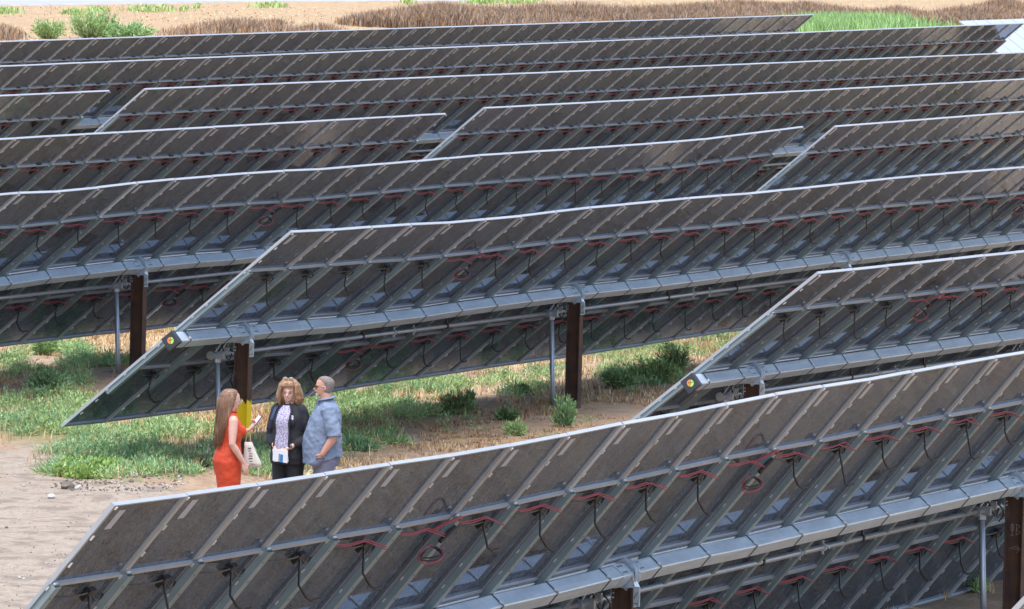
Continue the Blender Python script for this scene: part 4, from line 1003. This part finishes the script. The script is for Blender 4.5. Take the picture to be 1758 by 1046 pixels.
for s in (-1, 1):
    b.tube([(cx + (rx+.012)*math.cos(PI/2 + s*.46), cy + (ry+.014)*math.sin(PI/2 + s*.46), z) for cx, cy, z, rx, ry in [(0,.012,.70,.215,.172)] + bl + [(0,-.01,1.41,.07,.06)]], .012, 6)
b.build('cardigan_edge', PM['cardigan'], P2, True)
b = MB(); b.rings([(0,0,.10,.19,.09),(0,0,.30,.19,.10),(0,0,.50,.195,.115),(0,0,.70,.205,.145),(0,0,.84,.20,.15)], 24)
for s in (-1, 1): b.tube([(s*.095,0,.80),(s*.095,.01,.46),(s*.095,0,.09)], [.105,.092,.085], 12)
b2 = MB()
for s in (-1, 1): b2.tube([(s*.10,0,.84),(s*.098,.01,.46),(s*.095,0,.075)], [.112,.092,.080], 14)
b2.rings([(0,0,.72,.19,.14),(0,0,.84,.205,.152),(0,0,.92,.19,.145)], 24); organic(b2, 'trousers', PM['trousers'], P2, .012, 2)
b = MB(); rr = random.Random(11)
def hairpt(p): return HM2 @ V3(p)
n0 = 0; b.rings([(0,-.012,.248,.012,.014),(0,-.012,.244,.050,.060),(0,-.012,.230,.082,.092),(0,-.022,.200,.100,.104),(0,-.036,.160,.112,.098),(0,-.046,.11,.124,.092),(0,-.050,.06,.138,.094),(0,-.056,.01,.136,.088),(0,-.06,-.04,.112,.072),(0,-.06,-.065,.07,.045)], 24)
for s in (-1, 1):      # side locks framing the face, fringe
    for i in range(16):
        q = i / 15; x = s*(.086 + .046*q); y = .036 - .06*q
        b.tube([(s*.02, .03, .245), (x*.9, y+.012, .185), (x*1.05, y+.01, .11), (x*1.16 + rr.uniform(-.01,.01), y+.004, .03), (x*1.04 + rr.uniform(-.015,.015), y-.005, -.035 + rr.uniform(-.02,.02))], [.013,.015,.017,.018,.008], 6, round_cap=True)
for i in range(9):
    x = -.058 + i*.0145; b.tube([(x*.6,.02,.25),(x*.9,.078,.215),(x*1.15,.094,.180),(x*1.3+rr.uniform(-.004,.004),.092,.156+abs(x)*.05)], [.014,.014,.010,.005], 6, round_cap=True)
for i in range(46):
    a = rr.uniform(PI*.95, PI*2.05); x, y = math.cos(a), math.sin(a); w = rr.uniform(.95,1.08)
    b.tube([(x*.07,y*.07-.012,.245),(x*.112*w,y*.112-.02,.18),(x*.134*w,y*.102-.04,.09),(x*.142*w,y*.094-.052,.02),(x*.118*w,y*.08-.058,-.05+rr.uniform(-.02,.015))], [.012,.016,.018,.017,.008], 6, round_cap=True)
xform(b, 0, HM2); h2 = organic(b, 'hair', PM['hair_bob'], P2, .007, 1, .022)
def bob_w():
    a = rr.uniform(PI*.9, PI*2.1); x, y = math.cos(a), math.sin(a); o = rr.uniform(1.0, 1.14)
    return [HM2 @ V3(p) for p in ((x*.108*o, y*.11*o-.02, .19), (x*.132*o, y*.10*o-.04, .10), (x*.142*o+rr.uniform(-.02,.02), y*.094*o-.05, .02), (x*.12*o+rr.uniform(-.03,.03), y*.08-.055, -.05+rr.uniform(-.04,.02)))]
wisps(h2, PM['hair_bob'], bob_w, 90)
b = MB()
for s in (-1, 1):
    b.tube([(s*.036+.027*math.cos(a), .050+.010*math.sin(a), .268+.014*math.sin(a)) for a in [2*PI*i/12 for i in range(13)]], .0045, 5); b.ball((s*.036,.050,.268), .024, .010, .012, 10, 6)
xform(b, 0, HM2); b.build('sunglasses', PM['rim'], P2, True)
bd = MB(); bd.box(-.128,-.052,.146,.152,1.225,1.275); bdo = bd.build('name_badge', PM['white'], P2)
bd = MB()
for i in range(3): bd.box(-.122+i*.004,-.066-i*.01,.1525,.1530,1.262-i*.013,1.266-i*.013)
bd.build('badge_print', PM['ink'], bdo)
b = MB(); b.tube([V3((-.107,.157,.905)) + V3((.030*math.cos(a)*.75, .030*math.cos(a)*.6, .030*math.sin(a))) for a in [2*PI*i/14 for i in range(15)]], .007, 6); b.box(-.130,-.100,.168,.190,.90,.93); b.build('watch', PM['phone'], P2, True)
shoes(P2, ((-.095,0),(.095,0)), PM['shoe'])
pb = held('brochure', 'folded white brochure with blue print held by the woman in the cardigan', 'brochure', M2 @ Matrix.Translation((-.02,.262,.795)) @ Matrix.Rotation(math.radians(-10), 4, 'X'), (0,0,0))
for k, (ang, z) in enumerate(((3,-.004),(-6,.004))):
    o = MB().box(-.105,.09,-.0016+z,.0016+z,-.065,.085).build('sheet', PM['white'], pb); o.rotation_euler = (0, math.radians(ang), 0)
    if k == 1:
        MB().box(-.045,-.004,.0048,.0058,-.068,.03).build('printed_panel', PM['blue_print'], o); MB().box(.0,.012,.0048,.0058,-.068,.03).build('printed_strip', PM['ink'], o)
bk = held('backpack', 'navy backpack worn on the right shoulder of the woman in the cardigan', 'backpack', M2, (.10,-.16,.78))
b = MB(); b.rings([(.05,-.05,0,.13,.07,3),(.05,-.06,.05,.16,.095,3),(.05,-.06,.25,.155,.095,3),(.05,-.05,.40,.14,.08,3),(.05,-.03,.46,.08,.04,3)], 20); organic(b, 'pack', PM['navy'], bk, .012, 2)
b = MB(); b.tube([(.02,-.01,.44),(.035,.05,.615),(.04,.16,.61),(.045,.25,.55),(.055,.305,.45),(.085,.30,.32)], [.022]*6, 8, side=(1,0,0), rb=.007); b.build('strap', PM['navy'], bk, True)
b = MB(); b.box(.045,.075,.305,.318,.40,.43); b.build('buckle', PM['black'] if 'black' in PM else MT['black'], bk)

# --- man in the blue grey shirt, in profile
fw = -RGT * .985 + TOC * .10
P3, M3 = place(562, 648, 32.5, fw, 'person with short grey hair in a blue grey shirt, hand in pocket, wearing dark glasses')
b = MB(); HM3 = head_mx((0, .045, 1.525), yaw=math.radians(-4), pitch=math.radians(2))
head(b, HM3, nose=1.06, fat=1.12)
b.rings([(0,0,.84,.17,.14),(0,.02,.98,.19,.17),(0,.03,1.12,.19,.17),(0,.01,1.30,.19,.14),(0,0,1.39,.13,.08),(0,0,1.44,.08,.065),(0,.012,1.50,.062,.066),(0,.03,1.57,.060,.066)], 20)
for s in (-1, 1):
    arm(b, (s*.185,-.015,1.32), (s*.285,-.085,1.085), (s*.262,.055,.86), (.044,.052,.048,.050,.041,.031)); hand(b, (s*.262,.055,.86), (-s*.35,.35,-.87), (-s,0,0), (0,.9,.3), .18, .2)
    leg(b, (s*.10,0,.84), (s*.10,.02,.47), (s*.10,0,.085), 1.1)
body3 = organic(b, 'body', SKIN2, P3, .0065); face(body3, HM3)
b = MB()
b.rings([(0,.030,.725,.248,.232),(0,.034,.78,.246,.232),(0,.042,.90,.243,.232),(0,.042,1.02,.240,.226),(0,.030,1.14,.238,.208),(0,.008,1.26,.236,.186),(0,-.008,1.35,.222,.158),(0,-.010,1.41,.180,.122),(0,-.004,1.455,.115,.092),(0,.0,1.485,.086,.082)], 30)
for s in (-1, 1): b.tube([(s*.175,-.012,1.375),(s*.232,-.035,1.24),(s*.275,-.074,1.10),(s*.278,-.076,1.065)], [.100,.094,.090,.092], 14)
b.v = [(x, y, z + (.085*min(1, max(0, (.13-y)/.22)) * max(0, min(1, (1.0-z)/.2)))) for x, y, z in b.v]      # hem rides up at the side and back
organic(b, 'shirt', PM['shirt'], P3, .010, 3, .035)
b = MB()     # collar, placket, sleeve hems
b.tube([(.090*math.cos(a), .004+.086*math.sin(a), 1.492 - .022*math.sin(a)) for a in [PI/2 + .25 + (2*PI-.5)*i/20 for i in range(21)]], .012, 8, rb=.030, side=(0,0,1)) 
for s in (-1, 1): b.tube([(s*.022,.088,1.478),(s*.055,.125,1.425)], [.020,.008], 8, side=(1,0,0), rb=.006)
b.tube([(0,.126,1.40),(0,.188,1.28),(0,.238,1.12),(0,.275,.95),(0,.262,.74)], .012, 6, side=(1,0,0), rb=.005)
b.build('collar', PM['shirt'], P3, True)
b = MB()
for s in (-1, 1): b.tube([(s*.105,0,.84),(s*.11,.015,.66),(s*.112,.02,.47)], [.125,.118,.112], 16)
b.rings([(0,.01,.70,.20,.17),(0,.01,.82,.215,.185),(0,.015,.92,.205,.18)], 24)
for s in (-1, 1): b.tube([(s*.222,.075,.80),(s*.195,.125,.73)], [.050,.050], 10, round_cap=True)
organic(b, 'shorts', PM['shorts'], P3, .011, 2, .02)
b = MB(); b.tube([(-.258,.03,.82),(-.272,.08,.815),(-.25,.135,.80)], .007, 6); b.build('pocket_edge', PM['shorts'], P3, True)
b = MB(); b.rings([(0,-.03,.04,.060,.070),(0,-.038,.09,.070,.080),(0,-.038,.13,.0755,.090),(0,-.028,.17,.0755,.098),(0,-.018,.20,.062,.084),(0,-.014,.222,.038,.050),(0,-.014,.230,.008,.01)], 20); xform(b, 0, HM3); organic(b, 'hair', PM['hair_grey'], P3, .006, 1)
b = MB(); b.ball((0,.066,.010), .026, .024, .026, 10, 8); b.tube([(-.024,.072,.048),(0,.094,.050),(.024,.072,.048)], .006, 6, round_cap=True); xform(b, 0, HM3); b.build('goatee', PM['beard'], P3, True)
b = MB()
for s in (-1, 1):
    b.ball((s*.033,.098,.097), .023, .006, .018, 12, 6); b.tube([(s*.055,.094,.104),(s*.078,.04,.106),(s*.080,-.012,.100)], .0032, 5)
b.tube([(-.012,.103,.102),(.012,.103,.102)], .003, 5); xform(b, 0, HM3); b.build('dark_glasses', PM['lens'], P3, True)
shoes(P3, ((-.10,0),(.10,0)), PM['shoe'])
